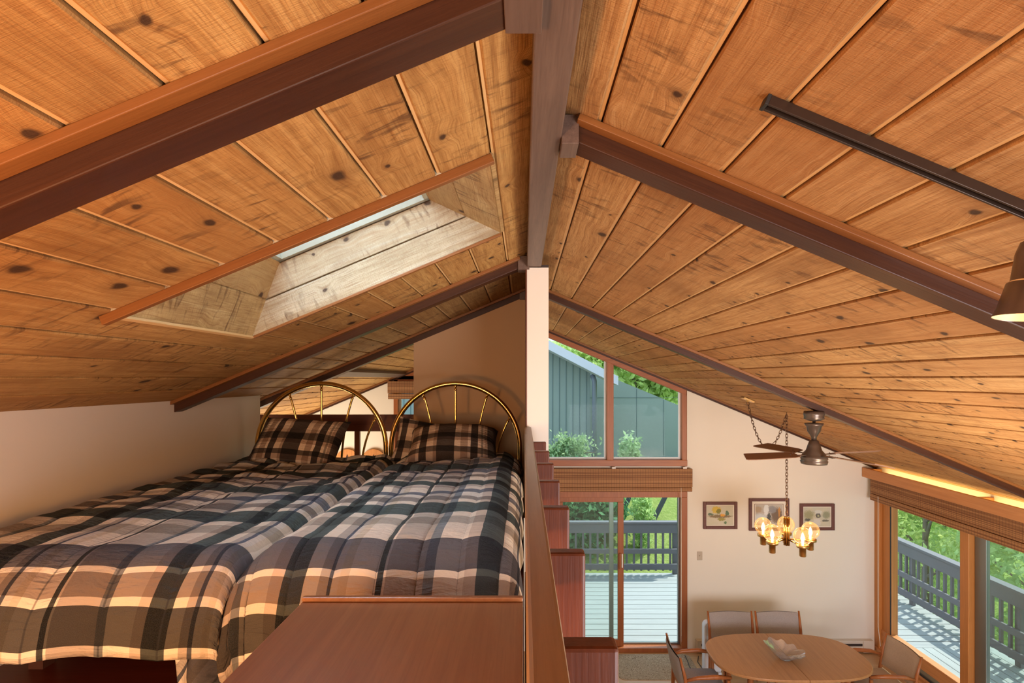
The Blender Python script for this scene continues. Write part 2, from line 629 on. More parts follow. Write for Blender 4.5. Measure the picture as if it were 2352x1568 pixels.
M['lamp_in'] = plain('lamp reflector', (0.85, 0.62, 0.32), 0.5)
M['grey_fab'] = plain('grey woven upholstery', (0.34, 0.305, 0.30), 0.95, spec=0.1, var=0.30, vs=160, bump=0.4, bs=300)
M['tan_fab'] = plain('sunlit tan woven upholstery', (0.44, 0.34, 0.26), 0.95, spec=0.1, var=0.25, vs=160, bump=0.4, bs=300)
M['frame_w'] = wood('red brown picture frame', (0.17, 0.058, 0.042), (0.10, 0.032, 0.024), 'X', rough=0.4)
M['paper'] = plain('cream paper', (0.80, 0.74, 0.64), 0.9)
M['plate'] = plain('ivory plastic', (0.50, 0.42, 0.33), 0.5)
M['white_pl'] = plain('white enamel', (0.72, 0.74, 0.80), 0.4)
M['heater'] = plain('beige enamel', (0.68, 0.60, 0.50), 0.45)
M['black'] = plain('black rubber', (0.02, 0.02, 0.02), 0.5)
M['mattress'] = plain('white mattress ticking', (0.7, 0.68, 0.64), 0.9)
M['sheet'] = plain('dark brown bed frame', (0.08, 0.03, 0.02), 0.5)
M['deck'] = wood('weathered grey deck', (0.37, 0.39, 0.39), (0.27, 0.285, 0.29), 'X', rough=0.7, bump=0.1, blotch=0.1)
M['deck_y'] = wood('weathered grey side deck', (0.40, 0.43, 0.43), (0.29, 0.315, 0.32), 'Y', rough=0.7, bump=0.1, blotch=0.1)
M['rail_grey'] = plain('slate grey deck paint', (0.135, 0.13, 0.15), 0.6, var=0.1)
M['siding'] = plain('grey green siding', (0.225, 0.26, 0.24), 0.8, var=0.10, vs=1.2)
M['siding_dk'] = plain('siding seam', (0.11, 0.15, 0.15), 0.8)
M['fascia'] = plain('pale fascia', (0.5, 0.48, 0.53), 0.7)
M['pipe'] = plain('grey downpipe', (0.17, 0.18, 0.22), 0.5)
M['timber'] = plain('dark grey timber', (0.07, 0.075, 0.085), 0.7, var=0.15)
M['bark'] = plain('grey bark', (0.16, 0.12, 0.09), 0.9, var=0.3, vs=12)
M['leaf_y'] = leafmat('yellow green leaves', (0.40, 0.55, 0.18), (0.82, 0.90, 0.40), trans=0.6)
M['leaf_g'] = leafmat('mid green leaves', (0.32, 0.50, 0.18), (0.66, 0.80, 0.36), trans=0.6)
M['leaf_b'] = leafmat('blue green leaves', (0.06, 0.20, 0.09), (0.20, 0.42, 0.18))
M['leaf_p'] = leafmat('pale shrub leaves', (0.22, 0.36, 0.15), (0.52, 0.64, 0.38))


def lawnmat(name, a, b, sc):
    m = NT(name)
    v = m.coord()
    f = m.noise(v, sc, 5, 0.65)
    f2 = m.noise(v, sc * 14, 2, 0.6)
    c = m.ramp(m.math('ADD', m.math('MULTIPLY', f, 0.5), m.math('MULTIPLY', f2, 0.5)), [(0.35, a), (0.65, b)])
    m.bump(f2, 0.6, 0.05)
    return m.fin(c, 0.9, 0, 0.1)


M['lawn'] = lawnmat('mown lawn', (0.13, 0.19, 0.035), (0.24, 0.28, 0.085), 0.9)
M['slope'] = lawnmat('leafy slope', (0.14, 0.24, 0.05), (0.40, 0.52, 0.15), 1.4)


def rugmat():
    m = NT('scrolled tan rug')
    v = m.coord()
    n1 = m.noise(v, 22, 2, 0.5, 1.6)
    f = m.math('ABSOLUTE', m.math('SUBTRACT', m.math('FRACT', m.math('MULTIPLY', n1, 7.0)), 0.5))
    c = m.ramp(f, [(0.16, (0.20, 0.14, 0.085)), (0.24, (0.44, 0.35, 0.24))])
    m.bump(m.noise(v, 300, 1), 0.4, 0.003)
    return m.fin(c, 0.95, 0, 0.1)


M['rug'] = rugmat()


def bamboo(name, axis):
    m = NT(name)
    v = m.coord()
    x, y, z = m.xyz(v)
    h = x if axis == 'X' else y
    slat = m.math('FRACT', m.math('MULTIPLY', z, 105.0))
    row = m.math('FLOOR', m.math('MULTIPLY', z, 105.0))
    wn = m.n('TexWhiteNoise', noise_dimensions='1D')
    m.set(wn.inputs['W'], row)
    ln = m.noise(m.comb(m.math('MULTIPLY', h, 1.4), m.math('MULTIPLY', row, 0.77), 0.0), 1.0, 2)
    c = m.ramp(m.math('ADD', m.math('MULTIPLY', wn.outputs[0], 0.5), m.math('MULTIPLY', ln, 0.5)),
               [(0.25, (0.20, 0.08, 0.032)), (0.75, (0.48, 0.25, 0.11))])
    gap = m.ramp(slat, [(0.0, 1.0), (0.16, 0.0), (0.84, 0.0), (1.0, 1.0)])
    c = m.mix(m.math('MULTIPLY', gap, 0.6), c, (0.04, 0.015, 0.008))
    th = m.math('FRACT', m.math('MULTIPLY', h, 28.0))
    c = m.mix(m.math('MULTIPLY', m.math('LESS_THAN', th, 0.14), 0.55), c, (0.10, 0.05, 0.03))
    m.bump(gap, 0.5, 0.003)
    return m.fin(c, 0.6, 0, 0.3)


M['bamboo_x'] = bamboo('woven bamboo', 'X')
M['bamboo_y'] = bamboo('woven bamboo side', 'Y')

US = [(0.0, (0.075, 0.095, 0.098)), (0.12, (0.97, 0.96, 0.92)), (0.19, (0.55, 0.53, 0.52)), (0.232, (0.10, 0.12, 0.17)), (0.257, (0.80, 0.80, 0.80)),
      (0.30, (0.78, 0.74, 0.66)), (0.34, (0.98, 0.97, 0.94)), (0.49, (0.06, 0.07, 0.072)), (0.516, (1.0, 0.98, 0.94)), (0.53, (0.56, 0.53, 0.51)),
      (0.73, (0.24, 0.28, 0.33)), (0.78, (0.97, 0.96, 0.93)), (0.94, (0.74, 0.68, 0.64))]
VS = [(0.0, (0.078, 0.105, 0.11)), (0.27, (1.0, 0.98, 0.95)), (0.355, (0.33, 0.31, 0.31)), (0.51, (0.95, 0.95, 0.94)), (0.66, (0.19, 0.21, 0.27)),
      (0.79, (0.97, 0.95, 0.92)), (0.90, (0.62, 0.58, 0.56)), (0.955, (0.97, 0.96, 0.93))]
VF = [(0.0, (0.80, 0.74, 0.64)), (0.02, (1, 0.95, 0.85)), (0.045, (0.095, 0.092, 0.085)), (0.195, (0.95, 0.88, 0.78)), (0.227, (0.36, 0.29, 0.24)),
      (0.325, (0.95, 0.90, 0.82)), (0.355, (0.12, 0.12, 0.145)), (0.532, (1.0, 0.98, 0.94)), (0.753, (0.55, 0.53, 0.50)), (0.896, (1.0, 0.98, 0.94))]
def comforter_mat(name, stitch):
    return plaid(name, US, VS, 0.635, 0.54, (0.77, VF), stitch)
PU = [(0.0, (0.085, 0.07, 0.066)), (0.34, (0.90, 0.80, 0.70)), (0.46, (0.50, 0.40, 0.34)), (0.60, (0.92, 0.84, 0.76)), (0.66, (0.085, 0.07, 0.066)),
      (0.80, (0.86, 0.76, 0.66)), (0.93, (0.52, 0.42, 0.36))]
PV = [(0.0, (0.95, 0.90, 0.84)), (0.22, (0.62, 0.52, 0.46)), (0.34, (0.15, 0.13, 0.12)), (0.46, (0.95, 0.90, 0.84)), (0.62, (0.60, 0.50, 0.44)),
      (0.72, (0.15, 0.13, 0.12)), (0.9, (0.7, 0.62, 0.56))]
M['plaid_p'] = plaid('pillow check', PU, PV, 0.36, 0.32, None, (0.68, 0.55, 0.43))

# ------------------------------------------------------------------ ceilings (rough boards with planed channel between)
HOLE_Y = (1.775, 2.70)
HOLE_S = (-1.345 / CT - RX / CT, -(0.115 + RX) / CT)   # slope coordinate of the skylight opening on the left


def ceiling(name, sgn, mat, s_max, seam0, y0, y1, hole, label):
    org = (RX, 0, RZ)
    b = MB()
    g, dp, ch = 0.015, 0.009, 0.004
    pts = [(0.0, 0.0, 0)]
    s = seam0
    while s < s_max:
        pts += [(s - g / 2 - ch, 0.0, 0), (s - g / 2, ch, 0), (s - g / 2, dp * 0.7, 1), (s + g * 0.12, dp * 0.7, 1), (s + g * 0.12, dp * 2.2, 0), (s + g / 2, dp * 2.2, 0), (s + g / 2, ch, 0), (s + g / 2 + ch, 0.0, 0)]
        s += PITCH
    pts.append((s_max, 0.0, 0))
    # segment i runs from pts[i] to pts[i+1]; the channel floor is the planed strip
    for i in range(len(pts) - 1):
        a, c = pts[i], pts[i + 1]
        floor_strip = abs(a[1] - dp * 0.7) < 1e-6 and abs(c[1] - dp * 0.7) < 1e-6
        mi = 1 if floor_strip else 0
        xa, xb = sgn * a[0], sgn * c[0]
        cuts = [(xa, a[1]), (xb, c[1])]
        segs = []
        if hole:
            lo, hi = hole[0], hole[1]
            def zi(xx):
                t = 0 if abs(xb - xa) < 1e-9 else (xx - xa) / (xb - xa)
                return a[1] + (c[1] - a[1]) * t
            xs = sorted({xa, xb, *[h for h in (lo, hi) if min(xa, xb) < h < max(xa, xb)]}, reverse=(xb < xa))
            if len(xs) == 1:
                xs = [xa, xb]
            zz = [a[1] if len(xs) == 2 and k == 0 else (c[1] if len(xs) == 2 else zi(q)) for k, q in enumerate(xs)]
            for k in range(len(xs) - 1):
                mid = (xs[k] + xs[k + 1]) / 2
                inside = lo < mid < hi
                segs.append((xs[k], zz[k], xs[k + 1], zz[k + 1], inside))
        else:
            segs.append((xa, a[1], xb, c[1], False))
        for p, pz, q, qz, inside in segs:
            for ya, yb in (((y0, HOLE_Y[0]), (HOLE_Y[1], y1)) if inside else ((y0, y1),)):
                b.add([(p, ya, pz), (q, ya, qz), (q, yb, qz), (p, yb, pz)], [(0, 1, 2, 3)], False, mi)
    # roof deck above
    zt0, zt1 = 0.03, 0.12
    if hole:
        lo, hi = hole
        for xx0, xx1, ya, yb in ((sgn * s_max, lo - 0.05, y0, y1), (hi + 0.05, 0.0, y0, y1), (lo - 0.05, hi + 0.05, y0, HOLE_Y[0] - 0.05), (lo - 0.05, hi + 0.05, HOLE_Y[1] + 0.05, y1)):
            b.box(xx0, xx1, ya, yb, zt0, zt1)
    else:
        b.box(0.0, sgn * s_max, y0, y1, zt0, zt1)
    o = b.build(name, [mat, M['groove']])
    o.location = org
    o.rotation_euler = (0, TH * sgn, 0)
    return struct(o, label, 'ceiling')


FAR = 7.5
ceiling('ceiling', 1, M['cedar_r'], 6.2, 0.167, -2.3, FAR + 0.9, None, 'sloped cedar board ceiling over the dining side')
ceiling('ceiling', -1, M['cedar_l'], 5.4, 0.179, -2.3, FAR + 0.9, HOLE_S, 'sloped cedar board ceiling over the loft with a skylight cut in it')


def cr(x):
    return RZ - 0.4167 * (x - RX)


def cl(x):
    return RZ + 0.4167 * (x - RX)


# ------------------------------------------------------------------ floors and walls
struct(MB((0, 3, -3.75)).box(-5.2, 5.0, -2.3, FAR + 0.15, -3.87, -3.75).build('floor', M['oak_floor']), 'pale oak floor of the dining room', 'floor')
struct(MB((-1.1, 2, -1.2)).box(-2.32, 0.0, -2.3, 4.86, -1.45, -1.2).build('floor_loft', M['mahog_y']), 'dark red board floor of the sleeping loft', 'floor')

XL = -2.19
b = MB((XL, 1, -1.2))
b.prism([(XL - 0.13, -1.2), (XL, -1.2), (XL, cl(XL) + 0.012), (XL - 0.13, cl(XL - 0.13) + 0.012)], -2.3, 4.52)
struct(b.build('wall_left', M['wall']), 'low warm white side wall beside the beds', 'wall')

b = MB((-0.5, 4.75, -1.2))
b.prism([(-0.951, -1.2), (0.012, -1.2), (0.012, cl(0.0) + 0.005), (-0.951, cl(-0.951) + 0.01)], 4.70, 4.83)
struct(b.build('wall_headboard', M['wall_tan']), 'tan wall behind the right bed', 'wall')

# thin partition whose end shows as a pale post under the ridge
b = MB((0.087, 3.4, -3.75))
b.box(0.019, 0.155, 3.40, FAR - 1.2, -3.75, 0.695)
struct(b.build('wall_partition', M['wall']), 'end of the pale partition wall under the ridge beam', 'wall')
b = MB((0.087, 3.4, 0.7))
b.box(0.012, 0.020, 3.396, 4.70, -1.2, 0.70)
struct(b.build('trim_1', M['mahog']), 'thin red edge strip between partition and tan wall', 'trim')
b = MB((0.087, 3.4, 0.7))
b.box(0.110, 0.155, 3.40, 3.5, 0.695, 0.712)
b.box(0.019, 0.024, 3.40, 3.5, 0.695, 0.705)
struct(b.build('trim_2', M['dark_metal']), 'dark cap on the partition post', 'trim')

# far gable wall (pieces round the openings)
Y0, Y1 = FAR, FAR + 0.14
b = MB((0, FAR, -3.75))
wl, wr = -1.79, 2.25
b.prism([(-5.2, -3.75), (wl, -3.75), (wl, cl(wl) + 0.01), (-5.2, cl(-5.2) + 0.01)], Y0, Y1)
b.prism([(wr, -3.75), (5.0, -3.75), (5.0, cr(5.0) + 0.01), (wr, cr(wr) + 0.01)], Y0, Y1)
b.box(wl, 0.30, Y0, Y1, -3.75, -2.0)
b.box(-0.30, 0.30, Y0, Y1, -2.0, -1.2)
b.prism([(-0.30, -1.2), (0.20, -1.2), (0.20, cr(0.2) + 0.01), (RX, RZ + 0.01), (-0.30, cl(-0.3) + 0.01)], Y0, Y1)
b.box(0.30, wr, Y0, Y1, -1.56, -1.2)
b.box(0.20, 0.38, Y0, Y1, -3.75, -1.2)
struct(b.build('wall_far', M['wall']), 'warm white gable wall with pictures, door and windows', 'wall')

XR = 4.86
b = MB((XR, 3, -3.75))
b.prism([(XR, -1.60), (XR + 0.16, -1.60), (XR + 0.16, cr(XR + 0.16) + 0.01), (XR, cr(XR) + 0.01)], -2.3, FAR + 0.14)
b.box(XR, XR + 0.16, -2.3, 2.2, -3.75, -1.6)
struct(b.build('wall_right', M['wall']), 'wall over the right window', 'wall')
b = MB((0, -2.3, -3.75))
b.box(-5.2, 5.02, -2.42, -2.3, -3.75, 1.0)
struct(b.build('wall_rear', M['wall']), 'wall behind the camera', 'wall')
b = MB((-5.2, 3, -3.75))
b.box(-5.32, -5.2, -2.42, FAR + 0.14, -3.75, 1.0)
struct(b.build('wall_outer_left', M['wall']), 'outer left wall', 'wall')

# ------------------------------------------------------------------ ridge beam and rafters
b = MB((0.065, 0, 0.7))
b.box(0.020, 0.110, -2.3, 4.7, 0.70, 0.775)
o = b.build('ridge_beam', M['ridge'], bevel=0.004)
tag(o, 'grey-brown stained ridge beam running along the peak of the ceiling', 'beam')


def rafter(sgn, d0, s0, s1, label, hanger=True):
    """a dark beam under the boards with an orange strip on either side, lying along the slope"""
    root = thing('ceiling_rafter', label, 'beam', (RX, d0, RZ), (0, TH * sgn, 0), 'rafters under the board ceiling')
    a, c = sorted((sgn * s0, sgn * s1))
    MB().box(a, c, 0.039, 0.128, -0.064, 0.0).build('lower_beam', M['beam'], root, 0.003)
    MB().box(a, c, 0.0, 0.0388, -0.0195, 0.0).build('trim_strip', M['cap'], root, 0.002)
    MB().box(a, c, 0.1282, 0.167, -0.0195, 0.0).build('trim_strip', M['cap'], root, 0.002)
    if hanger:
        # block seated between the beam end and the ridge, in the rafter's own frame
        R = Matrix.Rotation(-TH * sgn, 4, 'Y')
        h = MB()
        xc = -(0.075 / 2 + 0.027) if sgn < 0 else (0.05 / 2 + 0.046)
        wd = 0.072 if sgn < 0 else 0.05
        Mx = R @ Matrix.Translation((xc, 0.078, -0.075))
        h.obox(Mx, wd, 0.105, 0.085)
        h.build('hanger_block', M['ridge'], root, 0.002)
    return root


rafter(-1, 0.947, 0.112, 4.0, 'dark rafter with orange strips nearest above the bed side, crossing the top left')
rafter(-1, 3.37, 0.10, 2.47, 'dark rafter beyond the skylight, ending low on the white side wall')
rafter(-1, 4.655, 0.06, 3.6, 'dark rafter above the loft opening and tan wall')
rafter(1, 1.553, 0.105, 5.1, 'dark rafter on the dining side right behind the black light track')
rafter(1, 4.50, 0.10, 5.1, 'dark rafter on the dining side that carries the brown ceiling fan')

# trims along the far gable
TM = Matrix.Identity(4)


def gable_trim(name, sgn, s0, s1, d0, d1, h, mat, label):
    bb = MB()
    a, c = sorted((sgn * s0, sgn * s1))
    bb.box(a, c, d0, d1, -h, 0.0)
    o = bb.build(name, mat, None, 0.002)
    o.location = (RX, 0, RZ)
    o.rotation_euler = (0, TH * sgn, 0)
    return struct(o, label, 'trim')


gable_trim('trim_3', 1, 0.0, 5.2, FAR - 0.045, FAR - 0.001, 0.022, M['cap'], 'orange strip along the top of the far wall, dining side')
gable_trim('trim_4', -1, 0.0, 5.3, FAR - 0.045, FAR - 0.001, 0.022, M['cap'], 'orange strip along the top of the far wall, loft side')
gable_trim('trim_5', 1, 0.0, 5.2, FAR - 0.022, FAR + 0.02, 0.045, M['beam'], 'dark strip under the orange strip, dining side')
gable_trim('trim_6', -1, 0.0, 5.3, FAR - 0.022, FAR + 0.02, 0.045, M['beam'], 'dark strip under the orange strip, loft side')
bb = MB()
sx = -(1.64 + RX) / CT
bb.box(sx - 0.10, sx + 0.02, 5.0, FAR - 0.05, -0.035, 0.0)
o = bb.build('trim_7', M['ridge'], None, 0.002)
o.location = (RX, 0, RZ)
o.rotation_euler = (0, -TH, 0)
struct(o, 'grey-brown purlin strip under the ceiling beyond the loft opening', 'trim')

# ------------------------------------------------------------------ skylight
sk = thing('window_1', 'skylight shaft lined with pale cedar boards above the left bed', 'skylight', (RX, 0, RZ), (0, -TH, 0))
sk['kind'] = 'structure'
s_lo, s_hi = HOLE_S
ya, yb = HOLE_Y
H = 0.29
# tops of the splayed ends in slope coordinates
inset_lo, inset_hi = 0.268, 0.266


def shaft_end(s0, s1, name):
    bb = MB()
    n = 2
    for k in range(n):
        t0, t1 = k / n, (k + 1) / n - 0.012
        p0, p1 = s0 + (s1 - s0) * t0, s0 + (s1 - s0) * t1
        z0, z1 = H * t0, H * t1
        th = -0.02 if s1 > s0 else 0.02
        bb.add([(p0, ya, z0), (p0, yb, z0), (p1, yb, z1), (p1, ya, z1), (p0 + th, ya, z0), (p0 + th, yb, z0), (p1 + th, yb, z1), (p1 + th, ya, z1)],
               [(0, 1, 2, 3), (4, 7, 6, 5), (0, 4, 5, 1), (3, 2, 6, 7), (0, 3, 7, 4), (1, 5, 6, 2)])
    th = -0.03 if s1 > s0 else 0.03
    bb.add([(s0 + th * 0.6, ya, 0), (s0 + th * 0.6, yb, 0), (s1 + th * 0.6, yb, H), (s1 + th * 0.6, ya, H)], [(0, 1, 2, 3)], False, 1)
    bb.build(name, [M['shaft'], M['shaft_gap']], sk)


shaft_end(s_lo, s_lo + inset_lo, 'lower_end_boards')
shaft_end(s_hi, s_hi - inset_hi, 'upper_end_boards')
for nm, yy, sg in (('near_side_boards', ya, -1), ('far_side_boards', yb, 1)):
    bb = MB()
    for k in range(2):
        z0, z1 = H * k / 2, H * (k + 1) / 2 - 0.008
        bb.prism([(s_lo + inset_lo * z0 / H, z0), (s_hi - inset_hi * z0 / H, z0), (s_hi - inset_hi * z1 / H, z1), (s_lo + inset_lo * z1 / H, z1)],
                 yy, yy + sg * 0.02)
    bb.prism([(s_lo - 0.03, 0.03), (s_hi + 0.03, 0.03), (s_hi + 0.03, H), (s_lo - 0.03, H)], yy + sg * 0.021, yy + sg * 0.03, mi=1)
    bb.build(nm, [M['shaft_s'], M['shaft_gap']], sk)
t0, t1 = s_lo + inset_lo, s_hi - inset_hi
bb = MB()
for x0, x1, y0_, y1_ in ((t0 - 0.06, t1 + 0.06, ya - 0.06, ya + 0.02), (t0 - 0.06, t1 + 0.06, yb - 0.02, yb + 0.06), (t0 - 0.06, t0 + 0.02, ya, yb), (t1 - 0.02, t1 + 0.06, ya, yb)):
    bb.box(x0, x1, y0_, y1_, H, H + 0.36)
bb.build('frame', M['curb'], sk)
MB().box(t0, t1, ya, yb, H + 0.33, H + 0.336).build('pane', M['glass_skylight'], sk)
bb = MB()
bb.box(s_lo - 0.03, s_hi + 0.01, ya - 0.02, ya + 0.004, -0.03, 0.0)
bb.build('edge_trim', M['cap'], sk, 0.002)
bb = MB()
bb.box(s_lo, s_hi + 0.0, yb - 0.004, yb + 0.014, -0.014, 0.0)
bb.build('edge_trim', M['cap'], sk, 0.002)
bb = MB()
bb.box(s_lo - 0.014, s_lo + 0.004, ya, yb, -0.012, 0.0)
bb.build('edge_trim', M['groove'], sk, 0.002)

# ------------------------------------------------------------------ far wall windows and door


def frame_boxes(bb, x0, x1, z0, z1, y0, y1, t):
    bb.box(x0, x0 + t, y0, y1, z0, z1)
    bb.box(x1 - t, x1, y0, y1, z0, z1)
    bb.box(x0 + t, x1 - t, y0, y1, z1 - t, z1)
    bb.box(x0 + t, x1 - t, y0, y1, z0, z0 + t)


w2 = thing('window_2', 'sloped-top gable window right of the partition post', 'window', (1.2, FAR, -1.2), kind='structure')
og = w2.location
mx0, mx1 = 1.146, 1.236
fy0, fy1 = FAR - 0.02, FAR + 0.10
b = MB(og)
b.prism([(0.2, cr(0.2) - 0.03), (2.24, cr(2.24) - 0.03), (2.24, cr(2.24) - 0.115), (0.2, cr(0.2) - 0.115)], fy0, fy1)
b.build('head', M['fir_x'], w2, 0.004)
b = MB(og).box(0.2, 2.25, fy0, fy1, -1.2, -1.115)
b.build('sill', M['fir_x'], w2, 0.004)
b = MB(og).prism([(2.178, -1.115), (2.243, -1.115), (2.243, cr(2.243) - 0.112), (2.178, cr(2.178) - 0.112)], fy0, fy1)
b.build('jamb', M['fir'], w2, 0.004)
b = MB(og).prism([(mx0, -1.115), (mx1, -1.115), (mx1, cr(mx1) - 0.112), (mx0, cr(mx0) - 0.112)], fy0, fy1)
b.build('mullion', M['fir'], w2, 0.004)
for x0, x1 in ((0.2, mx0), (mx1, 2.178)):
    b = MB(og)
    t = 0.028
    b.prism([(x0, -1.115), (x1, -1.115), (x1, -1.115 + t), (x0, -1.115 + t)], FAR + 0.055, FAR + 0.095)
    b.prism([(x1 - t, -1.115 + t), (x1, -1.115 + t), (x1, cr(x1) - 0.112), (x1 - t, cr(x1 - t) - 0.112)], FAR + 0.055, FAR + 0.095)
    b.build('bead', M['white_vinyl'], w2)
    b = MB(og)
    b.prism([(x0, -1.10), (x1, -1.10), (x1, cr(x1) - 0.112), (x0, cr(x0) - 0.112)], FAR + 0.07, FAR + 0.076)
    b.build('pane', M['glass'], w2)

w3 = thing('window_3', 'window of the far room seen between the left headboard and tan wall', 'window', (-1.0, FAR, -2.0), kind='structure')
og = w3.location
b = MB(og)
b.box(wl, wl + 0.06, fy0, fy1, -2.0, cl(wl + 0.06) - 0.06)
b.build('jamb', M['fir'], w3, 0.004)
b = MB(og).box(wl, -0.3, fy0, fy1, -0.01, 0.045)
b.build('transom', M['fir_x'], w3, 0.004)
b = MB(og).prism([(wl, cl(wl) - 0.03), (-0.3, cl(-0.3) - 0.03), (-0.3, cl(-0.3) - 0.17), (wl, cl(wl) - 0.17)], fy0, fy1)
b.build('head', M['fir_x'], w3, 0.004)
b = MB(og).box(wl, -0.3, fy0, fy1, -2.0, -1.93)
b.build('sill', M['fir_x'], w3, 0.004)
b = MB(og).box(wl + 0.06, wl + 0.09, FAR + 0.05, FAR + 0.09, -1.93, -0.01)
b.build('bead', M['white_vinyl'], w3)
b = MB(og).prism([(wl + 0.06, -1.93), (-0.3, -1.93), (-0.3, cl(-0.3) - 0.17), (wl + 0.06, cl(wl + 0.06) - 0.17)], FAR + 0.07, FAR + 0.076)
b.build('pane', M['glass'], w3)

d1 = thing('door_1', 'sliding glass door in red fir frame at the far wall', 'door', (1.3, FAR, -3.75), kind='structure')
og = d1.location
b = MB(og)
b.box(0.38, 2.25, fy0, FAR + 0.13, -1.63, -1.55)
b.box(2.17, 2.25, fy0, FAR + 0.13, -3.70, -1.63)
b.box(0.38, 0.46, fy0, FAR + 0.13, -3.70, -1.63)
b.box(0.38, 2.25, fy0 - 0.02, FAR + 0.13, -3.75, -3.69)
b.build('door_frame', M['fir'], d1, 0.004)
# inner sliding leaf (left)
lf = MB(og)
ly0, ly1 = FAR + 0.015, FAR + 0.055
lf.box(0.46, 1.38, ly0, ly1, -1.70, -1.63)
lf.box(0.46, 1.38, ly0, ly1, -3.69, -3.60)
lf.box(1.30, 1.38, ly0, ly1, -3.60, -1.70)
lf.box(0.46, 0.54, ly0, ly1, -3.60, -1.70)
lf = lf.build('sliding_leaf', M['fir'], d1, 0.004)
MB(og).box(0.54, 1.30, FAR + 0.033, FAR + 0.037, -3.60, -1.70).build('pane', M['glass_green'], lf)
h = MB(og)
h.box(1.315, 1.345, ly0 - 0.03, ly0, -2.62, -2.40)
h.build('handle', M['fir'], lf, 0.006)
h = MB(og)
h.box(1.348, 1.366, ly0 - 0.02, ly0, -2.60, -2.41)
h.build('handle_plate', M['white_vinyl'], lf, 0.003)
# outer fixed leaf stile and glass to the right
ol = MB(og)
oy0, oy1 = FAR + 0.075, FAR + 0.115
ol.box(1.19, 1.25, oy0, oy1, -3.69, -1.63)
ol.box(2.145, 2.172, oy0, oy1, -3.69, -1.63)
ol.box(1.25, 2.145, oy0, oy1, -3.69, -3.665)
ol = ol.build('fixed_leaf', M['alu'], d1, 0.003)
MB(og).box(1.25, 2.145, FAR + 0.093, FAR + 0.097, -3.665, -1.63).build('pane', M['glass'], ol)

# ------------------------------------------------------------------ right window (sliding door wall)
d2 = thing('door_2', 'long sliding glass door in golden fir frame along the right wall', 'door', (XR, 5.0, -3.75), kind='structure')
og = d2.location
b = MB(og)
b.box(XR - 0.03, XR + 0.14, 7.40, FAR, -3.75, -1.60)
b.box(XR + 0.01, XR + 0.12, 7.24, 7.41, -3.58, -1.60)
b.build('jamb', M['fir_gold'], d2, 0.006)
b = MB(og)
b.box(XR + 0.01, XR + 0.10, 5.96, 6.08, -3.58, -1.6)
b.build('mullion', M['fir_gold'], d2, 0.006)
b = MB(og)
b.box(XR + 0.0, XR + 0.10, 2.2, 7.41, -3.55, -3.40)
b.build('bottom_rail', M['fir_y'], d2, 0.006)
b = MB(og)
b.box(XR - 0.06, XR + 0.14, 2.2, FAR, -3.75, -3.66)
b.box(XR - 0.02, XR + 0.0, 2.2, FAR, -3.66, -3.63)
b.build('sill', M['fir_y'], d2, 0.004)
b = MB(og)
b.box(XR + 0.02, XR + 0.03, 2.2, FAR, -3.66, -3.55)
b.box(XR + 0.07, XR + 0.08, 2.2, FAR, -3.66, -3.55)
b.build('track', M['alu'], d2)
b = MB(og)
b.box(XR + 0.075, XR + 0.12, 5.81, 5.955, -3.55, -1.6)
b.build('screen_stile', M['alu'], d2, 0.004)
MB(og).box(XR + 0.05, XR + 0.055, 6.08, 7.24, -3.40, -1.6).build('pane', M['glass'], d2)
MB(og).box(XR + 0.09, XR + 0.095, 2.2, 5.81, -3.50, -1.6).build('pane', M['glass_green'], d2)
b = MB(og)
b.box(XR + 0.01, XR + 0.02, 7.225, 7.24, -3.40, -1.6)
b.build('gasket', M['black'], d2)

# valance board with its blocks (cove) and bamboo shades
va = thing('valance', 'orange fir valance board over the right bamboo shade', 'valance', (4.68, 5, -1.34))
og = va.location
MB(og).box(4.655, 4.69, 2.2, FAR - 0.01, -1.343, -1.215).build('board', M['fir_y'], va, 0.004)
MB(og).box(4.69, XR - 0.001, 2.2, FAR - 0.01, -1.343, -1.325).build('bottom_board', M['fir_y'], va)
for yy in (7.38, 5.62, 3.9):
    MB(og).box(4.69, XR - 0.001, yy, yy + 0.05, -1.325, -1.225).build('block', M['fir_y'], va, 0.003)


def shade(name_root, label, og, rects, mat, cordpts=None, axis='X'):
    root = thing('bamboo_shade', label, 'blind', og, group='bamboo shades')
    nm = ['upper_fold', 'lower_fold', 'headrail']
    for n_, r in zip(nm, rects):
        bb = MB(og)
        bb.box(*r)
        bb.build(n_, mat, root, 0.006)
    if cordpts:
        MB(og).tube(cordpts, 0.004, 6).build('pull_cord', M['paper'], root)
    return root


sh = shade('far', 'rolled up bamboo shade over the far sliding door', (1.3, FAR - 0.06, -1.54),
           [(0.30, 2.302, FAR - 0.085, FAR - 0.035, -1.475, -1.225), (0.30, 2.295, FAR - 0.095, FAR - 0.03, -1.535, -1.478)], M['bamboo_x'],
           [(2.14, FAR - 0.10, -1.48), (2.142, FAR - 0.10, -2.6), (2.145, FAR - 0.09, -3.5)])
for px in (1408, 1570):
    bb = MB(sh.location)
    xx = X(px, FAR)
    bb.box(xx - 0.025, xx + 0.025, FAR - 0.07, FAR - 0.022, -1.225, -1.205)
    bb.build('bracket', M['white_vinyl'], sh)
shade('left', 'small bamboo shade on the window left of the tan wall', (-1.2, FAR - 0.06, -0.28),
      [(-1.86, -0.35, FAR - 0.075, FAR - 0.03, -0.20, -0.03), (-1.85, -0.36, FAR - 0.09, FAR - 0.03, -0.275, -0.203)], M['bamboo_x'])
shade('right', 'long bamboo shade under the orange valance by the right window', (4.75, 5, -1.64),
      [(4.715, 4.765, 2.2, 7.41, -1.55, -1.345), (4.705, 4.775, 2.2, 7.40, -1.64, -1.553)], M['bamboo_y'],
      [(4.70, 7.22, -1.56), (4.70, 7.22, -2.6), (4.72, 7.25, -3.3), (4.74, 7.23, -3.55)])

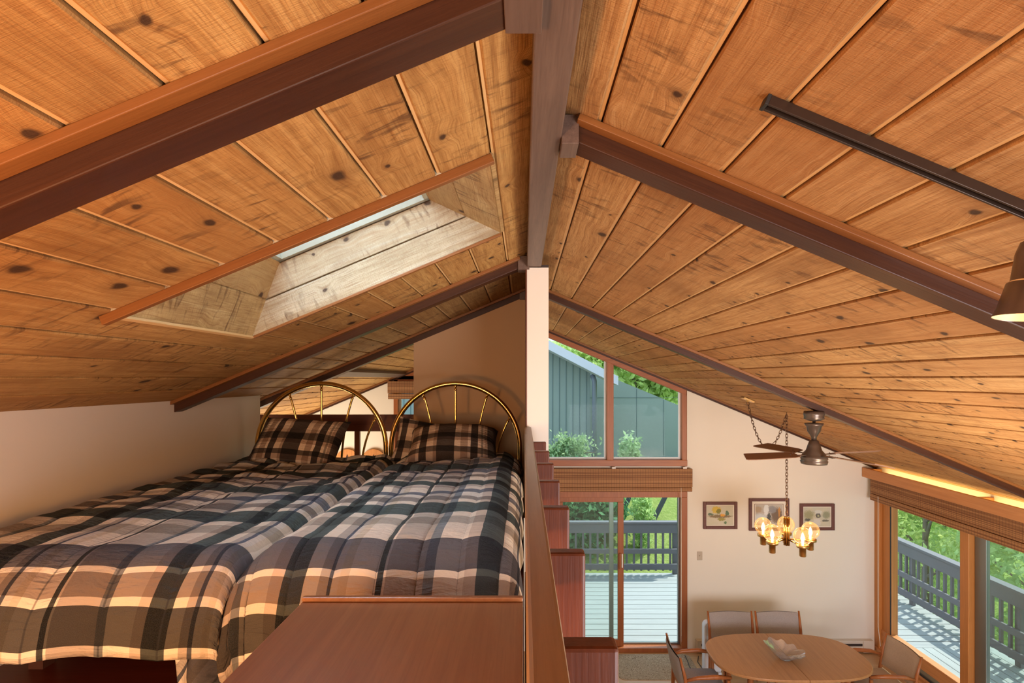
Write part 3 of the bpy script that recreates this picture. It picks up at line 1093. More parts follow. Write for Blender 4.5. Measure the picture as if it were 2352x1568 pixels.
# ------------------------------------------------------------------ loft furniture
# guard rail
gr = thing('guard_railing', 'brown loft guard rail with square mahogany posts above the dining room', 'railing', (0.03, 1.4, -1.45))
og = gr.location
b = MB(og)
b.box(0.004, 0.0465, -0.6, 3.392, -0.44, -0.298)
b.build('top_rail', M['railtop'], gr, 0.006)
b = MB(og)
b.box(0.006, 0.045, -0.6, 3.392, -1.44, -1.20)
b.build('bottom_board', M['railtop'], gr, 0.004)
for k in range(7):
    y = 0.746 + 0.406 * k
    MB(og).box(0.0475, 0.131, y, y + 0.038, -1.45, -0.369).build('post', M['mahog'], gr, 0.006)

# dresser in front
ds = thing('dresser', 'low walnut dresser whose top fills the bottom foreground', 'dresser', (-0.3, 1.25, -1.2))
og = ds.location
xl, xr, yf, yk, zt = -0.617, -0.002, 0.98, 1.525, -0.62
MB(og).box(xl, xr, yf, yk, zt - 0.022, zt).build('top', M['walnut'], ds, 0.003)
MB(og).box(xl, xr, yk - 0.014, yk + 0.004, zt + 0.0005, zt + 0.013).build('back_lip', M['walnut'], ds, 0.003)
MB(og).box(xl + 0.01, xr - 0.005, yf + 0.02, yk - 0.005, -1.16, zt - 0.0225).build('carcass', M['walnut'], ds, 0.003)
for k in range(3):
    z0 = -1.15 + k * 0.165
    dr = MB(og).box(xl + 0.025, xr - 0.02, yf, yf + 0.019, z0, z0 + 0.155).build('drawer', M['walnut'], ds, 0.003)
    MB(og).tube([(-0.31, yf - 0.02, z0 + 0.08), (-0.31, yf + 0.0, z0 + 0.08)], 0.012, 10).build('knob', M['brass'], dr)
for xx in (xl + 0.04, xr - 0.04):
    for yy in (yf + 0.05, yk - 0.05):
        MB(og).box(xx - 0.02, xx + 0.02, yy - 0.02, yy + 0.02, -1.2, -1.16).build('foot', M['walnut'], ds)


def drape(t, half, r):
    """distance t from the middle across a rounded edge: returns (outward, drop)"""
    a = abs(t)
    sg = 1 if t >= 0 else -1
    flat = half - r
    if a <= flat:
        return t, 0.0
    arc = r * PI / 2
    if a <= flat + arc:
        w = (a - flat) / r
        return sg * (flat + r * math.sin(w)), r * (1 - math.cos(w))
    return sg * half, r + (a - flat - arc)


def comforter(label, xc, half, yfront, yend, top, dropl, dropr, dropf, seed, u0, v0, stitch, wr, mat, rr=(0.13, 0.13), loc_tilt=0.0):
    rl, rt = rr
    W_l = half - rl + rl * PI / 2 + dropl
    W_r = half - rt + rt * PI / 2 + dropr
    rf = 0.20
    front_len = rf * PI / 2 + dropf
    L = (yend - yfront - rf) + front_len
    nu, nv = 130, 210
    sv = Vector((seed * 3.1, seed * 1.7, seed))

    def pos(i, j):
        a = -W_l + (W_l + W_r) * i
        c = L * j
        x, dx = drape(a, half, rl if a < 0 else rt)
        # front: c = 0 is the hem
        cc = c - front_len
        if cc >= 0:
            y, dy = yfront + rf + cc, 0.0
        elif cc > -rf * PI / 2:
            w = -cc / rf
            y, dy = yfront + rf - rf * math.sin(w), rf * (1 - math.cos(w))
        else:
            y, dy = yfront, rf + (-cc - rf * PI / 2)
        d = math.sqrt(dx * dx + dy * dy) if min(dx, dy) < 0.08 else max(dx, dy) + 0.3 * min(dx, dy)
        far = max(0.0, min(1.0, (y - 2.2) / 2.0))
        # quilting: puffed channels between rows of stitches
        ph = (a / stitch) % 1.0
        puff = (abs(math.sin(PI * ph)) ** 0.5) * 0.014
        wv = Vector((x * 2.0, y * 5.5, d * 5.0)) + sv
        n1 = mnoise.noise(wv)
        n2 = mnoise.noise(Vector((x * 6, y * 15, d * 9)) + sv)
        n3 = mnoise.noise(Vector((x * 1.4, y * 1.2, 0)) + sv)
        nz = n1 * 0.020 * (0.5 + wr * far) + n2 * 0.008 * (0.5 + 1.3 * wr * far) + n3 * 0.025
        z = top - d + puff + nz + loc_tilt * (y - 3)
        # folds in the hanging part
        fold = 0.0
        if dy > 0.05:
            k = min(1.0, (dy - 0.05) / 0.2)
            fold = k * (0.020 * math.sin(a * 13 + seed) + 0.022 * mnoise.noise(Vector((x * 4, dy * 6, seed))) + puff * 0.9)
            y -= fold + 0.03 * k
        if dx > 0.05:
            k = min(1.0, (dx - 0.05) / 0.2)
            x += (1 if a > 0 else -1) * k * 0.012 * math.sin(y * 16 + seed)
        return (xc + x, y, z)

    def uv(i, j):
        return (u0 + (W_l + W_r) * i, L * j + v0)
    og = (xc, (yfront + yend) / 2, top - 0.3)
    bb = MB(og)
    bb.grid(pos, nu, nv, uv)
    o = bb.build('comforter', comforter_mat('quilted check', (u0 + W_l, stitch)))
    so = o.modifiers.new('thickness', 'SOLIDIFY')
    so.thickness = 0.022
    so.offset = -1
    tag(o, label, 'comforter', 'plaid comforters')
    return o


c1 = comforter('plaid comforter on the right bed, next to the guard rail', -0.49, 0.46, 1.77, 4.22, -0.585, 0.05, 0.02, 0.30, 3.3, 0.34, -0.174, 0.137, 1.2, None, (0.15, 0.15))
c2 = comforter('plaid comforter on the left bed, against the white wall', -1.56, 0.60, 1.74, 4.20, -0.60, 0.03, 0.0, 0.085, 8.1, 0.214, 0.0, 0.21, 2.2, None, (0.10, 0.10))


# the corner of the left comforter that hangs down to the floor by the dresser


def corner(i, j):
    x = -1.22 + 0.29 * i
    z = -0.80 - 0.39 * j
    y = 1.86 + 0.05 * math.sin(9 * i + 2 * j) + 0.06 * j * (1 - i) - 0.05 * j
    return (x, y, z)


q = MB(c2.location)
q.grid(corner, 24, 24, lambda i, j: (0.29 * i * 0.8 + 0.39 * j * 0.6, 0.3 + 0.39 * j * 0.8 - 0.29 * i * 0.6))
q = q.build('hanging_corner', c2.data.materials[0], c2)
q.modifiers.new('thickness', 'SOLIDIFY').thickness = 0.012


def bed(label, xc, w):
    root = thing('twin_bed', label, 'bed', (xc, 3.0, -1.2), group='twin beds with brass headboards')
    og = root.location
    yb_ = 4.30
    MB(og).box(xc - w / 2 + 0.03, xc + w / 2 - 0.03, 2.15, 4.14, -0.93, -0.72).build('mattress', M['mattress'], root, 0.04)
    MB(og).box(xc - w / 2 + 0.05, xc + w / 2 - 0.05, 2.2, 4.14, -1.10, -0.935).build('box_spring', M['sheet'], root, 0.01)
    for xx in (xc - w / 2 + 0.08, xc + w / 2 - 0.08):
        MB(og).box(xx - 0.03, xx + 0.03, 2.25, 2.31, -1.2, -1.10).build('leg', M['sheet'], root)
    r = 0.508
    zc = Zp(875, yb_) - r - 0.02
    pts = [(xc - r, yb_, -1.2), (xc - r, yb_, zc - 0.2)]
    for k in range(0, 41):
        w_ = PI - PI * k / 40
        pts.append((xc + r * math.cos(w_), yb_, zc + r * math.sin(w_)))
    pts += [(xc + r, yb_, zc - 0.2), (xc + r, yb_, -1.2)]
    hb = MB(og).tube(pts, 0.019, 14).build('headboard', M['brass'], root)
    zb = -0.70
    MB(og).tube([(xc - r, yb_, zb), (xc + r, yb_, zb)], 0.012, 10).build('cross_bar', M['brass'], hb)
    for ang, bx in ((90, 0.0), (59, 0.155), (121, -0.155), (29, 0.315), (151, -0.315)):
        w_ = math.radians(ang)
        tx, tz = (r - 0.02) * math.cos(w_), zc + (r - 0.02) * math.sin(w_)
        p0, p2 = Vector((xc + tx, yb_, tz)), Vector((xc + bx, yb_, zb))
        p1 = Vector((xc + bx + (tx - bx) * 0.12, yb_, zb + (tz - zb) * 0.55))
        crv = [(p0 * (1 - t) ** 2 + p1 * 2 * t * (1 - t) + p2 * t * t) for t in [k / 14 for k in range(15)]]
        sp = MB(og)
        sp.tube(crv, 0.0085, 10)
        sp.ball(crv[0], 0.013, 10, 6)
        sp.ball(crv[0] + (crv[1] - crv[0]).normalized() * 0.028, 0.012, 10, 6)
        sp.build('spindle', M['brass'], hb)
    return root


bed('twin bed with arched brass headboard in front of the tan wall', -0.54, 1.0)
bed('twin bed with arched brass headboard in front of the loft opening', -1.598, 1.0)


def pillow(label, loc, rot, w, h, t, seed, uo):
    bb = MB()
    n = 34

    def surf(sg):
        def fn(i, j):
            a, c = 2 * i - 1, 2 * j - 1
            ex = (1 - abs(a) ** 2.6) * (1 - abs(c) ** 2.6)
            z = sg * t / 2 * (max(0.0, ex) ** 0.42)
            pin = 1 - 0.07 * (1 - abs(c) ** 2) * abs(a) ** 4
            pin2 = 1 - 0.09 * (1 - abs(a) ** 2) * abs(c) ** 4
            x, y = a * w / 2 * pin, c * h / 2 * pin2
            q = Vector((x * 5, y * 7, seed + sg))
            z += 0.012 * mnoise.noise(q) + 0.007 * mnoise.noise(q * 2.7)
            if abs(a) > 0.999 or abs(c) > 0.999:
                z = 0.008 * mnoise.noise(Vector((x * 5, y * 7, seed)))
            return (x, y, z)
        return fn
    uvf = lambda i, j: (uo + i * w, uo * 0.6 + j * h)
    bb.grid(surf(1), n, n, uvf)
    bb.grid(surf(-1), n, n, uvf)
    o = bb.build('pillow', M['plaid_p'], merge=False)
    o.location = loc
    o.rotation_euler = rot
    sd = o.modifiers.new('smooth', 'SUBSURF')
    sd.levels = sd.render_levels = 1
    return tag(o, label, 'pillow', 'plaid pillows')


R_ = math.radians
pillow('plaid pillow leaning flat against the left brass headboard', (X(688, 4.05), 4.03, -0.475), (R_(52), R_(2), R_(-10)), 0.70, 0.42, 0.17, 1.2, 0.06)
pillow('plump plaid pillow lying at the head of the right bed', (X(1042, 3.98), 3.98, -0.49), (R_(28), R_(1), R_(4)), 0.66, 0.42, 0.25, 5.4, 0.14)
pillow('dark plaid pillow tucked behind the plump one, only its left corner showing', (X(1000, 4.2), 4.15, -0.50), (R_(66), R_(10), R_(6)), 0.60, 0.36, 0.12, 9.9, 0.21)

# loft opening railing behind the left bed
lr = thing('loft_railing', 'dark mahogany railing across the loft opening behind the left headboard', 'railing', (-1.65, 4.76, -1.2))
og = lr.location
MB(og).box(-2.31, -0.953, 4.72, 4.76, -0.455, -0.31).build('top_board', M['railboard'], lr, 0.004)
for px in (632, 724, 821, 914):
    xx = X(px, 4.78)
    MB(og).box(xx - 0.022, xx + 0.022, 4.762, 4.80, -1.2, -0.36).build('baluster', M['fir'], lr, 0.003)

# round wooden plaques on the far wall
for i, px in enumerate((798, 858)):
    d = FAR - 0.02
    r = 0.17
    c = Vector((X(px, d), d, Zp(1031, d) - r))
    root = thing('wall_plaque', ['round wooden plaque with fir tree cut-out, beside the left pillow', 'round wooden plaque with fir tree cut-out, beside the baluster between the beds'][i], 'plaque', c, group='round wooden plaques')
    Mx = Matrix.Translation(c) @ Matrix.Rotation(PI / 2, 4, 'X')
    bb = MB(c)
    bb.lathe([(r, -0.012), (r, 0.012)], M=Mx, seg=36, smooth=False)
    bb.build('disc', M['fir_gold'], root)
    tb = MB(c)
    tb.prism([(c.x - 0.03, c.z - 0.1), (c.x + 0.03, c.z - 0.1), (c.x + 0.02, c.z - 0.03), (c.x + 0.045, c.z - 0.03), (c.x + 0.01, c.z + 0.03), (c.x + 0.03, c.z + 0.03),
              (c.x, c.z + 0.10), (c.x - 0.03, c.z + 0.03), (c.x - 0.01, c.z + 0.03), (c.x - 0.045, c.z - 0.03), (c.x - 0.02, c.z - 0.03)], d - 0.016, d - 0.011)
    tb.build('fir_tree', M['beam'], root)

# ------------------------------------------------------------------ dining room
TZ = -3.01
tc = Vector((2.86, 5.94, -3.75))
tb = thing('dining_table', 'oval-cornered teak dining table with a centre seam', 'table', tc)


def superell(cx, cy, a, b_, e, n, x0=None, x1=None):
    pts = []
    for k in range(n):
        w = 2 * PI * k / n
        c, s_ = math.cos(w), math.sin(w)
        pts.append((cx + a * math.copysign(abs(c) ** (2 / e), c), cy + b_ * math.copysign(abs(s_) ** (2 / e), s_)))
    return pts


for sg in (-1, 1):
    pl = [p for p in superell(tc.x, tc.y, 0.83, 0.505, 2.9, 200) if sg * (p[0] - tc.x) > 0.0012]
    pl.sort(key=lambda p: math.atan2(p[1] - tc.y, (p[0] - tc.x) * sg))
    pl = [(tc.x + sg * 0.0012, tc.y - 0.505)] + pl + [(tc.x + sg * 0.0012, tc.y + 0.505)]
    MB(tc).prism(pl, TZ - 0.028, TZ, 'Z').build('tabletop', M['teak'], tb, 0.006)
MB(tc).box(tc.x - 0.5, tc.x + 0.5, tc.y - 0.26, tc.y + 0.26, TZ - 0.10, TZ - 0.029).build('apron', M['teak_z'], tb, 0.003)
for sx_ in (-1, 1):
    for sy_ in (-1, 1):
        MB(tc).tube([(tc.x + sx_ * 0.50, tc.y + sy_ * 0.28, TZ - 0.03), (tc.x + sx_ * 0.53, tc.y + sy_ * 0.30, -3.75)], [0.032, 0.02], 12).build('leg', M['teak_z'], tb)


def chair(label, loc, rz, fab, arms, group):
    root = thing('dining_chair', label, 'chair', loc, (0, 0, rz), group)
    w = 0.27

    def seatp(i, j):
        a, c = 2 * i - 1, 2 * j - 1
        return (a * 0.25, c * 0.235, 0.455 + 0.03 * ((1 - a ** 4) * (1 - c ** 4)) ** 0.5)
    bb = MB()
    bb.grid(seatp, 14, 14)
    bb.box(-0.25, 0.25, -0.235, 0.235, 0.425, 0.456)
    bb.build('seat', fab, root)
    fr = MB()
    fr.box(-0.255, 0.255, 0.20, 0.225, 0.37, 0.425)
    fr.box(-0.255, 0.255, -0.225, -0.20, 0.37, 0.425)
    fr.box(-0.255, -0.23, -0.20, 0.20, 0.37, 0.425)
    fr.box(0.23, 0.255, -0.20, 0.20, 0.37, 0.425)
    fr.build('seat_frame', M['teak_z'], root, 0.004)
    for sg in (-1, 1):
        MB().tube([(sg * w, -0.25, 0.0), (sg * w, -0.225, 0.25), (sg * w, -0.22, 0.45), (sg * w, -0.25, 0.65), (sg * (w + 0.003), -0.30, 0.845)],
                  [0.014, 0.02, 0.021, 0.017, 0.011], 10).build('back_post', M['teak_z'], root)
        MB().tube([(sg * (w - 0.02), 0.235, 0.0), (sg * (w - 0.02), 0.215, 0.43 if not arms else 0.60)], [0.013, 0.02], 10).build('leg', M['teak_z'], root)
        if arms:
            MB().tube([(sg * w, -0.235, 0.60), (sg * (w + 0.01), -0.12, 0.635), (sg * (w + 0.012), 0.06, 0.645), (sg * (w - 0.005), 0.24, 0.63)],
                      [0.014, 0.021, 0.024, 0.016], 10).build('armrest', M['teak_z'], root)
    # curved upholstered back
    def back(off):
        def fn(i, j):
            a = 2 * i - 1
            z = 0.50 + 0.325 * j
            y = -0.228 - 0.11 * max(0.0, (z - 0.5)) / 0.4 * 0.8 - 0.028 * (1 - a * a) + off * (1 if True else 0)
            edge = (1 - abs(a) ** 8) * (1 - abs(2 * j - 1) ** 8)
            return (a * (w - 0.012), y + (0.016 if off > 0 else -0.016) * edge ** 0.5, z + 0.006 * (1 - a * a) * (1 if j > 0.5 else 0))
        return fn
    bb = MB()
    bb.grid(back(0.008), 16, 10)
    bb.grid(back(-0.008), 16, 10)
    bb.build('backrest', fab, root)
    return root


FL = -3.75
chair('grey upholstered dining chair at the far side of the table, nearer the glass door', (2.578, 6.52, FL), PI, M['grey_fab'], False, 'dining chairs round the teak table')
chair('grey upholstered dining chair at the far side of the table, nearer the right window', (3.172, 6.52, FL), PI, M['grey_fab'], False, 'dining chairs round the teak table')
chair('teak armchair seen from behind at the left end of the table', (1.93, 5.95, FL), -PI / 2, M['grey_fab'], True, 'dining chairs round the teak table')
chair('teak armchair with tan seat at the right end of the table by the window', (3.86, 5.96, FL), PI / 2, M['tan_fab'], True, 'dining chairs round the teak table')

# glass bowl with swirled ribs
bc = Vector((X(1803, 5.86), 5.86, TZ))
bb = MB(bc)


def bowlp(off):
    def fn(i, j):
        w = 2 * PI * i
        t = j
        tw = w + 0.9 * t
        rib = 0.10 * t * math.sin(9 * tw)
        asym = 1 + 0.32 * t * math.cos(w - 2.6) ** 2
        r = (0.055 + 0.105 * t ** 0.85) * asym * (1 + rib * 0.5)
        z = 0.008 + 0.105 * t ** 1.35 * (1 + 0.38 * math.cos(w - 2.6)) + 0.012 * t * math.sin(9 * tw)
        return (bc.x + (r + off) * math.cos(w), bc.y + (r + off) * math.sin(w) * 0.85, bc.z + z + (0.004 if off < 0 else 0))
    return fn


bb.grid(bowlp(0.0), 108, 14)
bb.grid(bowlp(-0.006), 108, 14)
bb.lathe([(0.0001, 0.0), (0.06, 0.0), (0.062, 0.012), (0.0001, 0.014)], bc, 30)


def bowlmat():
    m = NT('clear swirled glass')
    m.t.nodes.remove(m.b)
    tr = m.n('BsdfTransparent')
    tr.inputs[0].default_value = (0.97, 0.99, 1.0, 1)
    gl = m.n('BsdfGlossy')
    gl.inputs['Roughness'].default_value = 0.03
    lw = m.n('LayerWeight')
    lw.inputs[0].default_value = 0.45
    mx = m.n('MixShader')
    m.set(mx.inputs[0], m.math('ADD', m.math('MULTIPLY', lw.outputs['Facing'], 0.6), 0.10, clamp=True))
    m.t.links.new(tr.outputs[0], mx.inputs[1])
    m.t.links.new(gl.outputs[0], mx.inputs[2])
    df = m.n('BsdfDiffuse')
    df.inputs[0].default_value = (0.85, 0.9, 0.95, 1)
    m2 = m.n('MixShader')
    m2.inputs[0].default_value = 0.10
    m.t.links.new(mx.outputs[0], m2.inputs[1])
    m.t.links.new(df.outputs[0], m2.inputs[2])
    m.t.links.new(m2.outputs[0], m.out.inputs[0])
    return m.mat


M['bowl'] = bowlmat()
tag(bb.build('glass_bowl', M['bowl']), 'clear swirled glass bowl on the teak table', 'bowl')

# rug, heater, small white heater, cord, switch
pl = []
for cx, cy, a0 in ((2.16, 7.32, 0), (1.28, 7.32, 90), (1.28, 6.86, 180), (2.16, 6.86, 270)):
    for k in range(7):
        w = R_(a0 + 15 * k)
        pl.append((cx + 0.08 * math.cos(w), cy + 0.08 * math.sin(w)))
tag(MB((1.7, 7.1, FL)).prism(pl, FL, FL + 0.009, 'Z').build('door_mat', M['rug']), 'tan scroll-patterned mat in front of the sliding door', 'mat')

hp = thing('baseboard_heater', 'beige baseboard heater low along the far wall', 'heater', (3.6, FAR - 0.04, FL))
og = hp.location
MB(og).box(2.37, 4.78, FAR - 0.075, FAR - 0.001, FL + 0.02, FL + 0.175).build('cover', M['heater'], hp, 0.004)
MB(og).box(2.42, 4.62, FAR - 0.079, FAR - 0.0755, FL + 0.105, FL + 0.14).build('slot', M['dark_metal'], hp)
MB(og).box(2.37, 2.42, FAR - 0.085, FAR - 0.0755, FL + 0.02, FL + 0.178).build('end_cap', M['plate'], hp, 0.003)
MB(og).box(4.63, 4.78, FAR - 0.085, FAR - 0.0755, FL + 0.02, FL + 0.178).build('end_cap', M['heater'], hp, 0.003)

sp = thing('portable_heater', 'white rounded upright panel on the floor behind the grey chair nearer the door', 'heater', (2.40, 6.98, FL))
og = sp.location
pl = [(2.30, FL + 0.02)] + [(2.36 - 0.06 * math.cos(R_(a)), FL + 0.59 + 0.06 * math.sin(R_(a))) for a in range(0, 91, 15)] + [(2.52, FL + 0.65), (2.52, FL + 0.02)]
MB(og).prism(pl, 6.92, 7.04).build('body', M['white_pl'], sp, 0.02)
for xx in (2.33, 2.49):
    MB(og).box(xx - 0.02, xx + 0.02, 6.90, 7.06, FL, FL + 0.025).build('foot', M['white_pl'], sp)
crd = [(2.18, 7.36, FL + 0.012), (2.17, 7.2, FL + 0.014), (2.15, 7.05, FL + 0.014), (2.2, 6.95, FL + 0.014), (2.27, 6.97, FL + 0.008), (2.31, 7.05, FL + 0.008), (2.3, 7.2, FL + 0.008), (2.36, 7.35, FL + 0.008)]
tag(MB((2.2, 7.1, FL)).tube(crd, 0.005, 6).build('power_cord', M['black']), 'thin black cord looping over the mat to the heater', 'cord')

sw = thing('light_switch', 'ivory light switch on the wall right of the sliding door', 'switch', (X(1607, FAR), FAR, Zp(1276, FAR)))
og = sw.location
cx, cz = og[0], og[2]
MB(og).box(cx - 0.036, cx + 0.036, FAR - 0.008, FAR - 0.0005, cz - 0.06, cz + 0.06).build('plate', M['plate'], sw, 0.003)
MB(og).box(cx - 0.005, cx + 0.005, FAR - 0.02, FAR - 0.008, cz - 0.005, cz + 0.014).build('toggle', M['plate'], sw, 0.001)


def artmat(name, blobs, bgc, bgc2):
    """loose watercolour: soft patches of colour placed on paper (uv 0..1)"""
    m = NT(name)
    uv = m.coord('UV')
    wob = m.n('VectorMath', operation='SCALE')
    nz = m.n('TexNoise')
    m.set(nz.inputs['Vector'], uv)
    nz.inputs['Scale'].default_value = 9
    m.set(wob.inputs[0], nz.outputs['Color'])
    wob.inputs['Scale'].default_value = 0.10
    ad = m.n('VectorMath', operation='ADD')
    m.set(ad.inputs[0], uv)
    m.set(ad.inputs[1], wob.outputs[0])
    p = m.mapping(ad.outputs[0], (1, 1, 1), (-0.05, -0.05, -0.05))
    u, v, _ = m.xyz(p)
    c = m.ramp(m.noise(uv, 3.0, 3), [(0.35, bgc), (0.65, bgc2)])
    for bx, by, rx, ry, col, soft in blobs:
        dx = m.math('DIVIDE', m.math('SUBTRACT', u, bx), rx)
        dy = m.math('DIVIDE', m.math('SUBTRACT', v, by), ry)
        dd = m.math('ADD', m.math('MULTIPLY', dx, dx), m.math('MULTIPLY', dy, dy))
        dd = m.math('ADD', dd, m.math('MULTIPLY', m.math('SUBTRACT', m.noise(uv, 26.0, 2), 0.5), 1.6))
        f = m.ramp(dd, [(max(0.0, 0.95 - soft), 1.0), (1.0, 0.0)])
        c = m.mix(m.math('MULTIPLY', f, 0.9), c, col)
    return m.fin(c, 0.7)


art1 = artmat('autumn tree painting', [(0.5, 0.45, 0.52, 0.10, (0.20, 0.13, 0.06), 0.5), (0.36, 0.78, 0.20, 0.20, (0.62, 0.44, 0.04), 0.4), (0.44, 0.70, 0.10, 0.14, (0.20, 0.20, 0.04), 0.4),
                                       (0.60, 0.50, 0.10, 0.08, (0.80, 0.38, 0.05), 0.3), (0.76, 0.62, 0.08, 0.14, (0.06, 0.15, 0.09), 0.4), (0.15, 0.55, 0.14, 0.06, (0.10, 0.15, 0.09), 0.5),
                                       (0.55, 0.30, 0.18, 0.08, (0.30, 0.26, 0.05), 0.4), (0.70, 0.12, 0.06, 0.09, (0.08, 0.18, 0.08), 0.4)], (0.56, 0.54, 0.40), (0.62, 0.56, 0.46))
art2 = artmat('grey porch painting', [(0.2, 0.3, 0.3, 0.3, (0.60, 0.66, 0.70), 0.6), (0.8, 0.45, 0.25, 0.45, (0.16, 0.10, 0.06), 0.5), (0.62, 0.75, 0.18, 0.2, (0.26, 0.26, 0.28), 0.4),
                                      (0.88, 0.6, 0.04, 0.3, (0.55, 0.25, 0.06), 0.3), (0.40, 0.75, 0.10, 0.35, (0.75, 0.78, 0.80), 0.4), (0.5, 0.3, 0.08, 0.3, (0.05, 0.06, 0.06), 0.4), (0.1, 0.75, 0.15, 0.2, (0.40, 0.30, 0.2), 0.5)],
              (0.50, 0.44, 0.38), (0.44, 0.42, 0.40))
art3 = artmat('covered lane painting', [(0.2, 0.6, 0.24, 0.30, (0.30, 0.29, 0.16), 0.7), (0.85, 0.6, 0.18, 0.25, (0.26, 0.27, 0.17), 0.7), (0.5, 0.2, 0.16, 0.24, (0.66, 0.62, 0.58), 0.4),
                                        (0.55, 0.74, 0.14, 0.14, (0.62, 0.62, 0.58), 0.3), (0.55, 0.56, 0.11, 0.13, (0.06, 0.05, 0.05), 0.3), (0.55, 0.55, 0.05, 0.07, (0.42, 0.42, 0.26), 0.3), (0.15, 0.35, 0.12, 0.08, (0.08, 0.08, 0.07), 0.4), (0.82, 0.3, 0.14, 0.06, (0.12, 0.12, 0.10), 0.4)],
              (0.60, 0.54, 0.40), (0.52, 0.50, 0.42))


def picture(label, px0, px1, py0, py1, fw, mat_w, art, inner=0.0):
    d = FAR - 0.012
    x0, x1, z0, z1 = X(px0, d), X(px1, d), Zp(py1, d), Zp(py0, d)
    og = ((x0 + x1) / 2, FAR, z0)
    root = thing('framed_picture', label, 'picture', og, group='framed pictures on the far wall')
    bb = MB(og)
    frame_boxes(bb, x0, x1, z0, z1, FAR - 0.03, FAR - 0.001, fw)
    bb.build('frame', M['frame_w'], root, 0.003)
    bb = MB(og)
    bb.box(x0 + fw, x1 - fw, FAR - 0.012, FAR - 0.004, z0 + fw, z1 - fw)
    bb.build('mat_board', M['paper'], root)
    if inner:
        bb = MB(og)
        q = fw + inner
        frame_boxes(bb, x0 + q, x1 - q, z0 + q, z1 - q, FAR - 0.0135, FAR - 0.0121, 0.006)
        bb.build('inner_line', M['frame_w'], root)
    a = fw + mat_w
    bb = MB(og)
    bb.grid(lambda i, j: (x0 + a + (x1 - x0 - 2 * a) * i, FAR - 0.0128, z0 + a + (z1 - z0 - 2 * a) * j), 1, 1, lambda i, j: (i, j), smooth=False)
    bb.build('painting', art, root)


picture('small framed painting of a yellow tree, left of the three pictures', 1615, 1693, 1152, 1214, 0.040, 0.012, art1)
picture('larger matted framed painting behind the chandelier globes', 1720, 1812, 1144, 1218, 0.040, 0.050, art2, 0.036)
picture('small framed painting of a lane with dark arch, right of the three pictures', 1837, 1916, 1156, 1217, 0.040, 0.012, art3)

# ------------------------------------------------------------------ chandelier
CX, CY = 2.85, 5.9
chd = thing('chandelier', 'brass chandelier with five lit glass globes hanging over the table', 'chandelier', (CX, CY, -1.80))
og = chd.location


def links(bb, pts, pitch=0.034):
    P = [Vector(p) for p in pts]
    cum = [0.0]
    for i in range(1, len(P)):
        cum.append(cum[-1] + (P[i] - P[i - 1]).length)
    n = max(2, int(cum[-1] / pitch))
    for k in range(n):
        s_ = (k + 0.5) * cum[-1] / n
        i = max(j for j in range(len(cum)) if cum[j] <= s_)
        i = min(i, len(P) - 2)
        t = (s_ - cum[i]) / max(1e-9, cum[i + 1] - cum[i])
        c = P[i].lerp(P[i + 1], t)
        d = (P[i + 1] - P[i]).normalized()
        a = d.cross(Vector((0, 1, 0)) if abs(d.y) < 0.9 else Vector((1, 0, 0))).normalized()
        if k % 2:
            a = d.cross(a).normalized()
        ring = [c + d * (0.024 * math.cos(w)) + a * (0.0125 * math.sin(w)) for w in [2 * PI * q / 12 for q in range(12)]]
        bb.tube(ring, 0.0034, 6, closed=True, caps=False)


hz = cr(CX)
bb = MB(og)
links(bb, [(CX, CY, hz - 0.03), (CX, CY, -1.47)])
bb.build('chain', M['chain'], chd)
cax, cay = 2.51, 6.1
caz = cr(cax)
bb = MB(og)
sw_ = []
for k in range(25):
    t = k / 24
    p = Vector((cax, cay, caz - 0.04)).lerp(Vector((CX - 0.005, CY, hz - 0.03)), t)
    p.z -= 0.46 * 4 * t * (1 - t) * (1.0 - 0.12 * t)
    sw_.append(p)
links(bb, sw_)
bb.build('swag_chain', M['chain'], chd)
bb = MB(og)
Mx = Matrix.Translation((cax, cay, caz - 0.012)) @ Matrix.Rotation(TH, 4, 'Y')
bb.obox(Mx, 0.13, 0.10, 0.02)
bb.lathe([(0.012, -0.04), (0.022, -0.012)], (cax, cay, caz), 12)
bb.build('ceiling_plate', M['brass_dark'], chd, 0.004)
bb = MB(og)
bb.tube([(CX, CY, hz + 0.005), (CX, CY, hz - 0.022), (CX + 0.012, CY, hz - 0.034), (CX, CY, hz - 0.046), (CX - 0.01, CY, hz - 0.036)], 0.004, 8)
bb.build('hook', M['chain'], chd)
bb = MB(og)
for k in range(7):
    w = 2 * PI * k / 6
    xx, yy = (CX + 0.023 * math.cos(w), CY + 0.023 * math.sin(w)) if k < 6 else (CX, CY)
    bb.lathe([(0.0115, -1.80), (0.0115, -1.495)], (xx, yy, 0), 12)
bb.lathe([(0.006, -1.496), (0.012, -1.49), (0.036, -1.492), (0.036, -1.5)], (CX, CY, 0), 20)
bb.build('column', M['brass'], chd)
RG = 0.245
